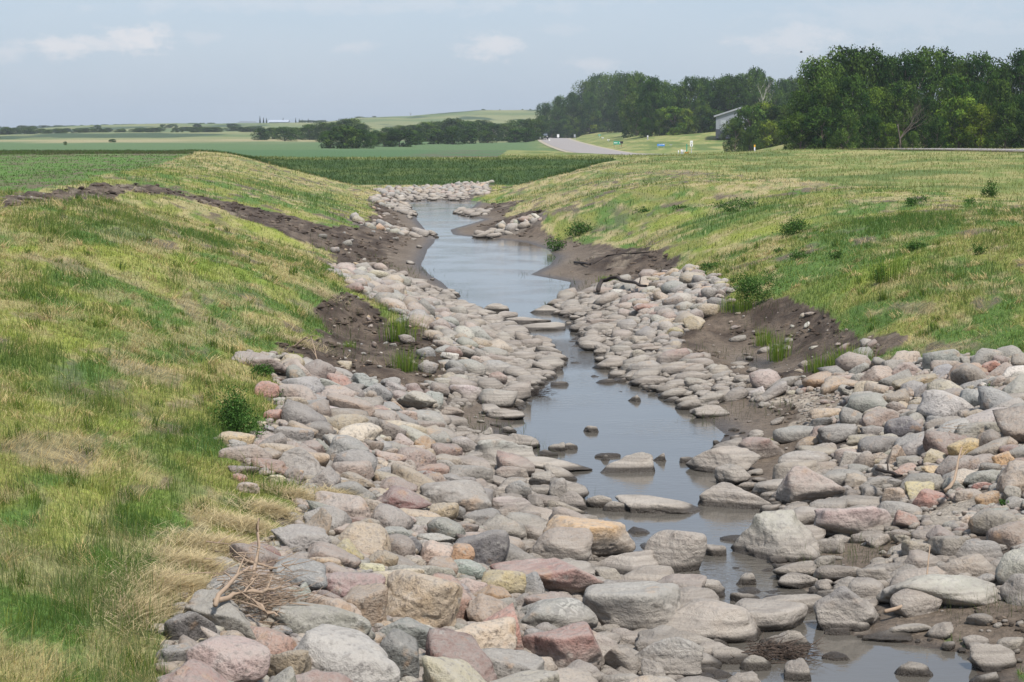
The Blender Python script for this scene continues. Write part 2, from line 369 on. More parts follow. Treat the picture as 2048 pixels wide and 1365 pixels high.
def mk_mesh(name, V, loops, starts, totals, attrs=(), smooth=True):
    me = bpy.data.meshes.new(name)
    me.vertices.add(len(V)); me.vertices.foreach_set('co', np.asarray(V, np.float32).ravel())
    me.loops.add(len(loops)); me.loops.foreach_set('vertex_index', np.asarray(loops, np.int32))
    me.polygons.add(len(starts)); me.polygons.foreach_set('loop_start', np.asarray(starts, np.int32)); me.polygons.foreach_set('loop_total', np.asarray(totals, np.int32))
    me.polygons.foreach_set('use_smooth', np.full(len(starts), smooth))
    for nm, typ, data in attrs:
        at = me.attributes.new(nm, typ, 'POINT')
        at.data.foreach_set('color' if typ == 'FLOAT_COLOR' else ('vector' if typ == 'FLOAT_VECTOR' else 'value'), np.asarray(data, np.float32).ravel())
    me.update(calc_edges=True)
    return me
def mesh_k(name, V, F, attrs=(), smooth=True):
    F = np.asarray(F); k = F.shape[1]
    return mk_mesh(name, V, F.ravel(), np.arange(len(F)) * k, np.full(len(F), k), attrs, smooth)
def rgba(c): return np.concatenate([c, np.ones(c.shape[:-1] + (1,))], -1)

def add(name, me, mat=None, parent=None, loc=None, label=None, cat=None, group=None, kind=None):
    o = bpy.data.objects.new(name, me); COL.objects.link(o)
    if mat is not None and me is not None and not me.materials: me.materials.append(mat)
    if parent: o.parent = parent
    if loc is not None: o.location = loc
    if label: o['label'] = label
    if cat: o['category'] = cat
    if group: o['group'] = group
    if kind: o['kind'] = kind
    return o

def new_mat(name):
    m = bpy.data.materials.new(name); m.use_nodes = True
    return m, NT(m.node_tree)
def finish(nt, color, rough=0.9, bump=None, bstr=0.4, bdist=0.02, spec=0.3, extra=None):
    p = nt.n('ShaderNodeBsdfPrincipled', Base__Color=color, Roughness=rough)
    p.inputs['Specular IOR Level'].default_value = spec
    if bump is not None:
        b = nt.n('ShaderNodeBump', Height=bump, Strength=bstr, Distance=bdist); nt.t.links.new(b.outputs[0], p.inputs['Normal'])
    if extra: extra(p)
    nt.t.links.new(p.outputs[0], nt.n('ShaderNodeOutputMaterial').inputs[0])
    return p
def plain_mat(name, c, rough=0.7, metal=0.0, var=0.25, scale=6):
    m, nt = new_mat(name)
    t = nt.n('ShaderNodeTexCoord').outputs['Object']
    nz = nt.noise(t, scale, 4)
    lo = tuple(x * (1 - var) for x in c) + (1,); hi = tuple(min(1, x * (1 + var)) for x in c) + (1,)
    p = finish(nt, nt.mix(nz, lo, hi), rough)
    p.inputs['Metallic'].default_value = metal
    return m

# ---- materials shared by the setting
m_ground, nt = new_mat('ground_cover')
at = nt.n('ShaderNodeAttribute', _attribute_name='col')
pos = nt.n('ShaderNodeNewGeometry').outputs['Position']
n1 = nt.noise(pos, 9, 6, .65); n2 = nt.noise(pos, 38, 4, .6)
f = nt.m('ADD', nt.m('MULTIPLY', n1, .9), nt.m('MULTIPLY', n2, .7))
gc = nt.mix(1.0, at.outputs['Color'], nt.n('ShaderNodeCombineColor', Red=nt.ramp(f, .5, 1.1, .55, 1.4), Green=nt.ramp(f, .5, 1.1, .55, 1.4), Blue=nt.ramp(f, .5, 1.1, .55, 1.4)).outputs[0], 'MULTIPLY')
zed = nt.n('ShaderNodeSeparateXYZ', Vector=pos).outputs[2]
finish(nt, gc, nt.ramp(zed, 0.01, 0.10, 0.45, 0.95), nt.m('ADD', n1, nt.m('MULTIPLY', n2, .35)), 0.9, 0.06, .25)

m_water, nt = new_mat('creek_water')
pos = nt.n('ShaderNodeNewGeometry').outputs['Position']
sx = nt.n('ShaderNodeMapping', Vector=pos, Scale=(0.8, 1.5, 1.0)).outputs[0]
wn = nt.noise(sx, 5, 3, .55); wn2 = nt.noise(sx, 17, 2, .5); pat = nt.noise(pos, .35, 2, .5)
rip = nt.ramp(pat, .4, .65, .25, 1.0)
yv = nt.n('ShaderNodeSeparateXYZ', Vector=pos).outputs[1]
riff = nt.m('ADD', nt.ramp(nt.m('ABSOLUTE', nt.m('SUBTRACT', yv, 44.5)), 3.5, 1.5, 0, 5.0), nt.ramp(nt.m('ABSOLUTE', nt.m('SUBTRACT', yv, 21.5)), 2.2, 1.0, 0, 2.2))
hgt = nt.m('MULTIPLY', nt.m('ADD', wn, nt.m('MULTIPLY', wn2, .3)), nt.m('ADD', rip, riff))
murk = nt.mix(nt.noise(pos, .8, 3), (.075, .068, .058, 1), (.105, .095, .08, 1))
p = finish(nt, murk, 0.04, hgt, 0.5, 0.014, .5)
p.inputs['IOR'].default_value = 1.42
# ------------------------------------------------------------------ terrain sheet
rows = np.concatenate([np.linspace(-8, 9, 12)[:-1], np.geomspace(9, 1560, 860), np.geomspace(1580, 2500, 10)])
cu = np.concatenate([-np.geomspace(3.2, 1.04, 14), np.linspace(-1, 1, 620), np.geomspace(1.04, 3.2, 14)])
GY = np.repeat(rows[:, None], len(cu), 1)
GX = cu[None, :] * (0.29 * np.maximum(GY, 0) + 3.0)
# pull the inner columns towards the creek at near range stays uniform in angle
GZ = H(GX, GY)
zn = zone(GX.ravel(), GY.ravel()).reshape(GX.shape)
mudm = np.isin(zn, (MUD, SAND)) & (GY < 140)
rill = np.abs(fb2(GX / 1.6 + .2 * GY, GY / .55, 57, 3) - .5) * 2
GZ = GZ + np.where(mudm, ((fb2(GX / .35, GY / .8, 55, 4) - .5) * .20 + (rill - .3) * .16) * ss(0.05, .35, GZ), 0)
GZ = GZ + np.where(np.isin(zn, (GRASS,)) & (GY < 90), (fb2(GX / .3, GY / .3, 56, 3) - .5) * .08, 0)
gcol = ground_col(GX.ravel(), GY.ravel(), zn.ravel())
nr, nc = GX.shape
idx = np.arange(nr * nc).reshape(nr, nc)
Fq = np.stack([idx[:-1, :-1], idx[:-1, 1:], idx[1:, 1:], idx[1:, :-1]], -1).reshape(-1, 4)
add('ground', mesh_k('ground', np.stack([GX, GY, GZ], -1).reshape(-1, 3), Fq, [('col', 'FLOAT_COLOR', rgba(gcol))]), m_ground, kind='structure', label='grassed banks, mud and fields around the creek')

# water: one sheet following the cut
wy = np.concatenate([np.linspace(8, 60, 105), np.linspace(61, 143, 83)])
wl, wr_ = eL(wy) - 1.2, eR(wy) + 1.2
wc = np.linspace(0, 1, 9)
WX = wl[:, None] + (wr_ - wl)[:, None] * wc; WY = np.repeat(wy[:, None], 9, 1)
i2 = np.arange(WX.size).reshape(WX.shape)
Fw = np.stack([i2[:-1, :-1], i2[:-1, 1:], i2[1:, 1:], i2[1:, :-1]], -1).reshape(-1, 4)
add('water', mesh_k('water', np.stack([WX, WY, np.zeros_like(WX)], -1).reshape(-1, 3), Fw), m_water, kind='structure', label='shallow grey blue creek water')

# road
m_road, nt = new_mat('worn_concrete')
pos = nt.n('ShaderNodeNewGeometry').outputs['Position']
finish(nt, nt.mix(nt.noise(pos, .6, 5), (.22, .20, .19, 1), (.29, .265, .25, 1)), .85)
m_shoulder = plain_mat('gravel_shoulder', (.33, .29, .22), .95, scale=2)
ry = np.concatenate([np.linspace(62, 340, 150), np.linspace(345, 900, 120)])
rx = road_x(ry); k = np.ones(9) / 9
rxs = np.convolve(np.pad(rx, 4, 'edge'), k, 'valid'); rzs = np.convolve(np.pad(road_z(ry), 4, 'edge'), k, 'valid')
tx, ty = np.gradient(rxs), np.gradient(ry); L = np.hypot(tx, ty); nx, ny = ty / L, -tx / L
def ribbon(name, offs, dz, mat):
    V = np.stack([np.stack([rxs + nx * o, ry + ny * o, rzs + dz + 0 * ry], -1) for o in offs], 1)
    ii = np.arange(V.shape[0] * V.shape[1]).reshape(V.shape[:2])
    F = np.stack([ii[:-1, :-1], ii[:-1, 1:], ii[1:, 1:], ii[1:, :-1]], -1).reshape(-1, 4)
    add(name, mesh_k(name, V.reshape(-1, 3), F), mat, kind='structure')
ribbon('road_shoulder', (-5.4, 0, 5.4), 0.03, m_shoulder)
ribbon('road', (-4.3, 0, 4.3), 0.07, m_road)

# ------------------------------------------------------------------ boulders
def ico(sub):
    bm = bmesh.new(); bmesh.ops.create_icosphere(bm, subdivisions=sub, radius=1)
    v = np.array([x.co[:] for x in bm.verts]); f = np.array([[q.index for q in x.verts] for x in bm.faces]); bm.free()
    return v / np.linalg.norm(v, axis=1)[:, None], f
ICO = {s: ico(s) for s in (2, 3, 4, 5)}
SHP = {'r': (9, 11, 1.0), 'a': (24, 9, .9), 's': (12, 10, 1.0), 'w': (20, 8, .85), 'l': (11, 10, 1.0)}
def rock_shape(seed, sub, kind):
    """unit boulder filling the box -1..1, from the rounded intersection of random half spaces"""
    rg = np.random.default_rng(seed)
    v, f = ICO[sub]
    p, n, lo = SHP[kind]
    nrm = rg.normal(size=(n + 6, 3)); nrm /= np.linalg.norm(nrm, axis=1)[:, None]
    d = rg.uniform(.52 if kind in 'aw' else .66, 1.0, n + 6)
    nrm[:6] = [(1, 0, 0), (-1, 0, 0), (0, 1, 0), (0, -1, 0), (0, 0, 1), (0, 0, -1)]; d[:6] = 1.0
    nrm[:6] += rg.normal(size=(6, 3)) * (.30 if kind in 'aw' else .16); nrm /= np.linalg.norm(nrm, axis=1)[:, None]
    if kind == 's': d[4] = .8
    dots = np.maximum(v @ nrm.T, 0) / d
    r = (dots ** p).sum(1) ** (-1 / p)
    P = v * r[:, None]
    off = rg.uniform(-50, 50, 3)
    P = P * (1 + (fb3(v * 1.3 + off, 3, 2) - .5) * .24)[:, None]
    P = P * (1 + (fb3(v * 5.0 + off, 9, 3) - .5) * (.10 if kind in 'aw' else .055))[:, None]
    P = P * (1 - .05 * ss(.52, .60, fb3(v * 2.1 + off + 9, 15, 2)))[:, None]
    if kind == 'w':                                  # a peak off centre, one long slope
        sft = rg.choice([-1, 1]) * .45
        t_ = np.clip((P[:, 2] + .5) / 1.5, 0, 1)
        P[:, 0] = P[:, 0] * (1 - .45 * t_) + sft * t_ * .45; P[:, 1] *= (1 - .35 * t_)
    mn, mx = P.min(0), P.max(0)
    return (P - (mn + mx) / 2) / ((mx - mn) / 2), f
def rock_verts(seed, sub, kind, a, b, c, roll=0.0, yaw=0.0):
    P, f = rock_shape(seed, sub, kind)
    Q = P * (a, b, c)
    cy, sy = math.cos(yaw), math.sin(yaw); cr, sr_ = math.cos(roll), math.sin(roll)
    Q = np.stack([Q[:, 0] * cy - Q[:, 1] * sy, Q[:, 0] * sy + Q[:, 1] * cy, Q[:, 2]], 1)
    Q = np.stack([Q[:, 0] * cr + Q[:, 2] * sr_, Q[:, 1], -Q[:, 0] * sr_ + Q[:, 2] * cr], 1)
    return Q, P, f

PAL = {'pk': (.37, .285, .235), 'gy': (.265, .245, .215), 'lg': (.40, .37, .32), 'tn': (.40, .305, .205), 'cr': (.50, .41, .28), 'gn': (.26, .275, .245),
       'dg': (.115, .112, .115), 'bl': (.205, .215, .225), 'mv': (.235, .18, .155), 'mr': (.215, .105, .09), 'rd': (.37, .19, .14), 'or': (.45, .265, .13),
       'yl': (.50, .39, .19), 'wh': (.60, .57, .51), 'br': (.23, .175, .14), 'si': (.35, .315, .27), 'sp': (.29, .28, .26), 'pl': (.50, .39, .315)}
CW = {'pk': 'pinkish grey', 'gy': 'mid grey', 'lg': 'light grey', 'tn': 'tan', 'cr': 'cream', 'gn': 'greenish grey', 'dg': 'charcoal', 'bl': 'blue grey', 'mv': 'mauve',
      'mr': 'maroon', 'rd': 'brick red', 'or': 'rusty orange', 'yl': 'yellowish', 'wh': 'whitish', 'br': 'dark brown', 'si': 'silt covered', 'sp': 'black and white speckled', 'pl': 'pale pink'}
SW = {'r': 'rounded', 'a': 'angular', 's': 'flat', 'w': 'peaked', 'l': 'smooth'}
BAND = {'sp': .6, 'bl': .3, 'gn': .3, 'lg': .2, 'gy': .15}

m_rock, nt = new_mat('boulder_stone')
tint = nt.n('ShaderNodeAttribute', _attribute_name='tint')
rc = nt.n('ShaderNodeAttribute', _attribute_name='rc').outputs['Vector']
pt = nt.n('ShaderNodeAttribute', _attribute_name='pat').outputs['Fac']
pos = nt.n('ShaderNodeNewGeometry').outputs['Position']
big = nt.noise(rc, 1.6, 5, .6); med = nt.noise(rc, 6, 5, .65); fin = nt.noise(pos, 55, 5, .75); spk = nt.noise(pos, 160, 2, .6)
warm = nt.noise(rc, 1.1, 3, .5)
c0 = nt.mix(nt.ramp(big, .35, .68, 0, .8), tint.outputs['Color'], nt.mix(.35, tint.outputs['Color'], (.40, .37, .335, 1)))
c0 = nt.mix(nt.ramp(warm, .60, .72, 0, .42), c0, (.40, .235, .115, 1))
c0 = nt.mix(nt.ramp(nt.noise(rc, 2.3, 4, .6), .60, .70, 0, .5), c0, (.38, .36, .325, 1))
dk = nt.mix(1.0, c0, (.36, .35, .35, 1), 'MULTIPLY')
c0 = nt.mix(nt.ramp(med, .50, .68, 0, .9), c0, dk)
c0 = nt.mix(nt.ramp(fin, .56, .70, 0, .4), c0, dk)
c0 = nt.mix(nt.ramp(spk, .60, .70, 0, .25), c0, (.52, .48, .43, 1))
wv = nt.n('ShaderNodeTexWave', _wave_type='BANDS', _bands_direction='Z', Vector=rc, Scale=1.6, Distortion=14.0, Detail=5.0)
wv.inputs['Detail Scale'].default_value = 1.6
bandc = nt.mix(nt.ramp(wv.outputs['Fac'], .25, .75), (.10, .105, .11, 1), (.56, .54, .50, 1))
crk = nt.n('ShaderNodeTexVoronoi', _feature='DISTANCE_TO_EDGE', Vector=nt.mix(.12, rc, nt.n('ShaderNodeTexNoise', Vector=rc, Scale=4.0).outputs[1]), Scale=1.3)
c0 = nt.mix(nt.m('MULTIPLY', nt.ramp(crk.outputs[0], .02, .004, 0, .22), nt.ramp(warm, .4, .55)), c0, dk)
c0 = nt.mix(nt.m('MULTIPLY', pt, nt.ramp(nt.noise(rc, 1.5, 4), .42, .6, .1, .75)), c0, bandc)
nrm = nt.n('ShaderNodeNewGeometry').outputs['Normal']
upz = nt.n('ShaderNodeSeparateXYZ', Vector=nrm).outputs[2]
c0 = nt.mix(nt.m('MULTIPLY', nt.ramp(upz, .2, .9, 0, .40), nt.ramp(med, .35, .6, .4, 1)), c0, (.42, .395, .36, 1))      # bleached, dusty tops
zed = nt.n('ShaderNodeSeparateXYZ', Vector=pos).outputs[2]
zz = nt.m('ADD', zed, nt.m('MULTIPLY', nt.m('SUBTRACT', nt.noise(pos, 1.5, 3), .5), .35))
strat = nt.noise(nt.n('ShaderNodeMapping', Vector=pos, Scale=(.8, .8, 26)).outputs[0], 1.0, 4, .6)
silt = nt.mix(nt.ramp(strat, .3, .7), (.21, .185, .16, 1), (.38, .34, .295, 1))
silt = nt.mix(nt.ramp(fin, .45, .7, 0, .35), silt, (.17, .145, .12, 1))
c0 = nt.mix(nt.ramp(zz, .50, .18, 0, .88), c0, silt)
c0 = nt.mix(nt.ramp(zed, .10, .05, 0, .92), c0, (.035, .028, .022, 1))                # wet band and algae at the waterline
hb = nt.m('ADD', nt.m('MULTIPLY', med, 1.0), nt.m('ADD', nt.m('MULTIPLY', fin, .22), nt.m('MULTIPLY', spk, .05)))
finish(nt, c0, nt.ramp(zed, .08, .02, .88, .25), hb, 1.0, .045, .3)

HEROES = """
318 1215 430 1302 dg a|dark brown trapezoid boulder with a grey rim at the foot of the straw|the dark trapezoid boulder
312 1287 391 1345 gn a|blue green wedge slab leaning against the dark trapezoid boulder|the blue green wedge
376 1277 543 1385 pk r|big domed pinkish tan boulder below the driftwood sticks|the domed tan boulder
560 1262 804 1395 lg r|large pale cream grey boulder with a broad smooth back|the broad pale boulder
515 1290 622 1380 tn a|grey boulder with an ochre mottled face beside the broad pale boulder|the ochre faced boulder
540 1202 748 1292 gy r|wide rounded grey granite boulder right of the driftwood sticks|the wide granite boulder
684 1167 775 1255 tn r
760 1138 922 1268 tn l|huge tan pink boulder with a grey chipped facet at its top corner|the chipped tan boulder
637 1143 769 1210 pk r
751 1233 883 1300 gn r|green grey humped boulder below the chipped tan boulder|the green grey hump
719 1258 839 1358 dg a|black and grey speckled boulder in front of the green grey hump|the dark speckled boulder
848 1270 995 1390 mr a|dark red angular boulder cut by the bottom edge of the picture|the dark red boulder
546 1122 657 1186 gn r
525 1166 589 1215 gy r
581 1164 625 1208 gn r
476 1163 552 1210 pk l
408 1150 493 1214 sp r|blue and white banded boulder at the edge of the straw mat|the banded blue white boulder
482 1129 543 1172 mv a
610 1110 684 1150 tn r
495 1085 561 1124 mr r|small dark red boulder tucked under hanging straw|the small dark red boulder
537 1054 660 1112 lg a|big light grey boulder with a flat facet beside the grass edge|the faceted grey boulder
584 1018 666 1083 tn w|tan boulder with a sharp peak and an orange lower flank|the sharp tan peak
605 1012 704 1074 gy a
660 1047 757 1090 pk r
657 1078 728 1132 yl a
605 1088 722 1148 pk l
728 1100 798 1148 tn r
795 1070 846 1115 dg r
839 1082 905 1134 cr r
740 1012 788 1052 sp a|black and white gneiss boulder at the end of a long tan one|the black and white gneiss
710 1125 770 1155 cr r
882 1241 1034 1318 pl r|large smooth pale pink boulder like a loaf|the pale pink loaf
1047 1251 1215 1352 mr a|large maroon slab with a flat top tilting to the water|the maroon slab
958 1213 1050 1312 rd a|reddish brown upright boulder behind the pale pink loaf|the reddish upright boulder
1025 1198 1196 1270 sp r|wide blue and white marbled boulder above the maroon slab|the marbled boulder
980 1124 1212 1198 mr a|long maroon boulder streaked white, widest of the dark red ones|the long maroon boulder
961 1138 1053 1200 yl r|blocky yellow cream boulder beside a blue grey one|the yellow cream block
1034 1146 1094 1208 bl a
898 1054 1018 1142 dg a|charcoal wedge boulder sloping down to the water side|the charcoal wedge
891 1086 950 1136 or r
1053 1056 1186 1136 br r|big dark boulder veined with white lichen near the creek|the lichen veined boulder
1085 1036 1272 1128 or w|big boulder with a rust orange band and a silt skirt at the pool edge|the rust banded boulder
1190 1103 1336 1156 si w|three sided silt covered boulder reaching into the creek|the silt covered wedge
1275 1056 1412 1150 pk r|tall rounded boulder standing in the narrow outflow of the pool|the tall outflow boulder
1405 1090 1453 1114 pk s
1355 1159 1450 1196 si s|crescent shaped flat boulder lying in shallow water|the crescent stone
1167 1171 1377 1275 gy l|very large flat grey boulder beside the shallows|the very large grey slab
1304 1200 1530 1290 pk l|largest silt banded slab boulder, its dark foot in the water|the largest banded slab
1205 1159 1320 1192 si s
1190 1136 1245 1175 cr a
1104 1114 1183 1156 gn a
1118 1320 1209 1390 gy r|ball shaped grey boulder at the bottom edge of the picture|the grey ball boulder
1259 1266 1406 1366 sp a|dark boulder splashed with white beside the grey ball boulder|the white splashed boulder
1281 1319 1345 1385 lg a
1208 1290 1282 1356 pk a
1218 1258 1291 1298 pl r
1380 1285 1478 1324 pk s
1335 1263 1428 1298 si l
972 1303 1037 1358 cr r
1031 1312 1117 1362 pl r
910 1155 983 1196 pk a
939 1171 1023 1225 or a
850 1149 945 1245 rd a
1047 1260 1104 1296 bl r
850 1112 917 1176 tn r
898 1117 974 1166 gn r
958 1031 1053 1085 lg a
1012 1021 1082 1063 pk l
1072 1011 1152 1044 gy a
1434 1339 1530 1390 mv a|purple and white striped boulder at the bottom edge|the purple striped boulder
1187 1345 1291 1390 gn r
1000 913 1173 946 si l|long flat slab with an undercut edge lying at the pool side|the long flat slab
1188 906 1308 950 si w|peaked boulder standing alone in the middle of the pool|the lone pool boulder
1298 905 1340 925 si w
1230 996 1407 1027 si l|log shaped stone lying across the pool outlet|the log shaped stone
1205 1003 1262 1026 si s
1257 1004 1297 1028 si r
1400 967 1546 1020 lg w|pale grey tent shaped boulder at the right end of the outlet|the tent shaped boulder
1375 893 1518 952 pk w|big pinkish boulder sloping into the pool from the right bank|the big sloping pink boulder
1460 873 1570 924 mr a|maroon boulder with a broken face behind the big sloping pink boulder|the broken maroon boulder
1097 885 1132 905 si r
1126 886 1155 901 si s
1073 901 1116 914 si s
1189 907 1241 917 si s
1198 910 1221 923 si r
1167 852 1199 866 si s|smallest tan stone alone in the open middle of the pool|the lone tan stone
912 872 1073 932 gn w|large green grey gneiss boulder on the left side of the pool|the large pool side gneiss
1430 930 1500 975 lg w
1010 959 1063 1012 bl r|dark blue speckled egg shaped boulder left of the pool outlet|the dark blue egg
1059 943 1106 982 gy a
1110 982 1176 1022 si r
1172 990 1225 1018 cr s
1098 956 1136 1013 si r
983 990 1070 1036 lg r
1055 990 1092 1026 mv a
1355 915 1406 928 si s
1546 929 1682 1015 pk w|great triangular grey pink boulder on the right bank|the great triangular boulder
1463 1029 1648 1132 lg w|great rounded silt skirted boulder at the right side of the narrows|the great rounded boulder
1625 1007 1791 1080 pk r|big coarse pink granite boulder behind the great rounded boulder|the coarse pink granite
1786 1018 1844 1060 rd w|orange red tent shaped boulder beside a sand pocket|the orange red tent
1820 976 1896 1018 rd a|brick red boulder with a broken branch at its side|the brick red boulder
1810 965 1868 1002 yl a
1629 1167 1769 1268 dg w|two tone peaked boulder, charcoal above and pale below|the two tone peak
1757 1144 2014 1222 lg r|very long pale greenish boulder on the lower right bank|the very long pale boulder
1780 1178 1886 1236 pk r
1516 1252 1633 1302 si w|wedge shaped flat stone pointing left in the lower shallows|the pointing wedge stone
1769 1246 1867 1268 si s
1720 1263 1846 1284 si s
1791 1327 1867 1356 si s
1938 1288 2035 1346 si a|notched silt grey boulder on the lower right mud|the notched boulder
1552 1144 1637 1180 si r
1455 1144 1512 1173 si w
1461 1186 1527 1208 si s
1448 1205 1625 1268 gy l|broad silty grey boulder left of the two tone peak|the broad silty boulder
1520 1191 1654 1230 lg r
1672 970 1708 997 wh r|small bright white boulder beside the great triangular boulder|the bright white boulder
1773 888 1816 936 tn w|tan shield shaped upright boulder|the tan shield
1590 873 1640 899 or r|orange rounded boulder near the mud flat|the orange rounded boulder
1788 1068 1827 1090 cr r
1731 1067 1782 1097 pl r
1803 1076 1865 1124 cr r|round cream boulder stained yellow at its foot|the yellow stained cream boulder
1855 1052 1927 1103 mv a
1861 1069 1942 1126 mv a
1897 1076 2003 1126 bl r|blue grey boulder with a rust red broken face|the rust faced blue boulder
1878 1108 1995 1162 pl r
1991 1092 2070 1182 lg r|big grey white boulder cut by the right edge of the picture|the big edge boulder
1976 1044 2060 1104 mv r
1714 1131 1784 1172 lg a
1625 1110 1672 1140 wh r
1637 1073 1688 1112 pk a
1629 1161 1670 1192 tn r
1716 729 1788 776 pk r|big pinkish boulder on the upper rim of the right bank|the big rim boulder
1770 720 1851 759 pk a
1856 729 1921 760 bl a|blue grey slab with a tan end on the upper rim|the blue rim slab
1783 747 1877 779 tn r
1919 710 1962 730 gy r
1963 721 2011 750 rd s
1615 832 1665 864 dg a|dark slate boulder between gravel and the right bank rocks|the dark slate boulder
1618 815 1692 847 tn r
1697 782 1762 818 gy r
1720 816 1807 857 pk r
1770 830 1844 884 dg r|dark grey rounded boulder with grass behind it on the right bank|the dark rounded boulder
1909 840 2003 890 gy r|largest round grey boulder of the upper right bank|the large grey boulder
1634 847 1718 891 gy r
1849 832 1931 862 pk r
1495 772 1532 796 wh w|white pointed boulder on the rim of the mud flat|the white pointed boulder
466 704 575 745 br l|long brown flat boulder, topmost left of the bank rocks|the topmost brown boulder
511 762 561 798 rd r
649 790 745 842 pk r|big pinkish grey boulder in the upper left rock band|the upper pinkish boulder
634 755 682 792 gy r
675 849 765 895 pl r|wide pink granite boulder with speckles on the left bank|the wide pink granite
543 853 627 889 gy r|smooth mid grey boulder above the banded cream one|the smooth grey boulder
651 873 740 936 gn r|big green grey white veined boulder on the left bank|the big green grey boulder
634 811 701 845 lg r
898 768 962 802 wh r|white grey dome shaped boulder near the left water edge|the white dome
781 819 836 849 pl r
526 818 563 846 rd r
810 601 849 621 or r|golden orange boulder standing out in the far left rock band|the golden boulder
760 753 802 777 gy r
880 705 918 722 wh r
878 815 929 836 or s
760 813 786 834 cr a
787 781 874 827 lg a
652 749 707 783 rd r
699 743 774 783 bl w|slate grey boulder sloping down beside the mud|the slate grey slope boulder
967 607 1018 625 si r|dome shaped boulder rising from the far pool|the far pool dome
1011 634 1101 648 si s|flat slab forming the left half of the far weir|the left weir slab
1036 646 1131 662 si l|longest flat slab in front of the far weir|the front weir slab
1058 611 1128 629 si w
991 623 1034 641 si r
1369 755 1426 777 si r
1350 797 1403 823 si w
1383 784 1450 813 si a
1263 698 1300 723 cr r|cream egg shaped boulder in the middle right rock spit|the cream egg
1284 692 1333 707 or s
1172 638 1233 654 rd s|flat rose pink slab on the far right rock spit|the rose pink slab
1266 607 1318 628 rd r
1250 671 1298 695 cr w
1224 654 1243 672 cr r
1330 654 1368 675 yl r
1366 631 1410 663 cr r
1380 810 1459 838 si w
975 743 1015 773 rd r
941 711 969 735 pl r
1256 790 1283 805 si a
971 818 1051 842 si l
489 862 584 898 mv r
516 883 602 924 cr r
440 888 542 930 pk l
584 881 652 915 pk a
598 903 661 942 tn r|beige round shouldered boulder below the smooth grey one|the beige shouldered boulder
504 914 582 951 rd r
567 932 608 974 br r
600 932 682 985 gy w|big mottled grey boulder with a pointed top above the grass tongue|the mottled grey boulder
531 948 574 971 cr r
465 947 495 966 rd r
455 931 517 950 mv s
653 960 752 1012 gy r
678 946 751 980 tn l
740 934 803 962 bl r
752 956 834 992 br l
738 982 862 1026 mr l|long dark pink and grey boulder above the black and white gneiss|the long dark pink boulder
789 980 863 1013 tn r
692 932 743 953 rd a
657 921 708 946 cr r
747 900 812 934 pk r
776 918 845 966 pk a
780 1017 882 1048 tn l
703 1036 761 1073 br r
760 1053 822 1090 gy r
471 963 519 987 pl r
826 871 872 916 or a|grey tan boulder with a bright rust stain on its face|the rust stained boulder
848 897 872 922 cr r
848 861 905 898 gy r
903 863 945 884 pl r
858 912 923 940 cr r
905 913 986 950 mv r
897 929 986 970 gy r
879 949 929 974 bl l|small smooth slate boulder like a wet pebble|the smooth slate pebble
951 957 993 1002 br w
840 963 983 1030 gy l|very large grey brown boulder slanting down to the right|the very large slanting boulder
844 941 872 970 rd r
989 933 1042 967 rd r|salmon boulder with a white vein left of the long flat slab|the salmon veined boulder
1030 935 1058 967 or r
846 1002 919 1045 tn r
824 1037 909 1070 lg r
895 1043 958 1074 mv r
1014 1043 1054 1085 gn r
828 1064 910 1094 lg a
865 1062 898 1076 or s
990 970 1021 996 cr r
963 853 989 877 si w|tan stone standing alone on the left mud spit|the mud spit stone
910 852 952 875 gy w
834 830 874 847 tn r
1673 891 1731 915 cr s
1675 901 1731 937 lg a
1730 903 1776 929 pk a
1792 913 1847 935 gy r
1843 896 1898 931 tn a
1896 876 1959 924 yl r
1847 857 1891 882 pk r
1722 815 1777 853 cr r
1720 852 1770 876 gy r
1692 870 1771 896 tn r
1783 927 1841 954 rd a
1841 930 1892 954 yl a
1888 937 1956 978 pl r
1941 962 1985 982 rd r
1982 905 2032 939 or a
1927 939 2002 974 gy l
1990 935 2043 976 dg a|charcoal and dark red boulder near the right edge|the charcoal edge boulder
1687 948 1737 982 cr a
1734 952 1790 972 bl r
1722 970 1770 999 dg r
1763 974 1815 1011 tn a
1908 977 1969 998 pl r
1949 984 2002 1017 or r|bright yellow orange boulder beside the sand pocket|the yellow orange boulder
1753 1001 1797 1026 mr a
1796 1011 1823 1025 gn r
1953 1015 2017 1036 gn r
1697 929 1743 950 gy r
1742 927 1784 954 lg a
1767 958 1805 978 bl r
1886 956 1930 989 gy a
1921 1029 1961 1054 pl r
1925 1044 1961 1070 yl w
1648 1255 1700 1272 si s
1566 1320 1622 1365 lg r
1478 1310 1545 1345 si l
1640 1306 1700 1322 si s
1420 1296 1500 1330 pk l
"""
HR = []
for ln in HEROES.strip().splitlines():
    q = ln.split('|'); t = q[0].split()
    HR.append(dict(b=tuple(float(v) for v in t[:4]), c=t[4], s=t[5], label=q[1] if len(q) > 1 else None, short=q[2] if len(q) > 2 else None))
bx = np.array([h['b'] for h in HR])
cxs, tops, bots = (bx[:, 0] + bx[:, 2]) / 2, bx[:, 1], bx[:, 3]
hx, hy, hz = cast(cxs, bots - 0.10 * (bots - tops))
ROCKS = []      # every placed boulder: plan position, size
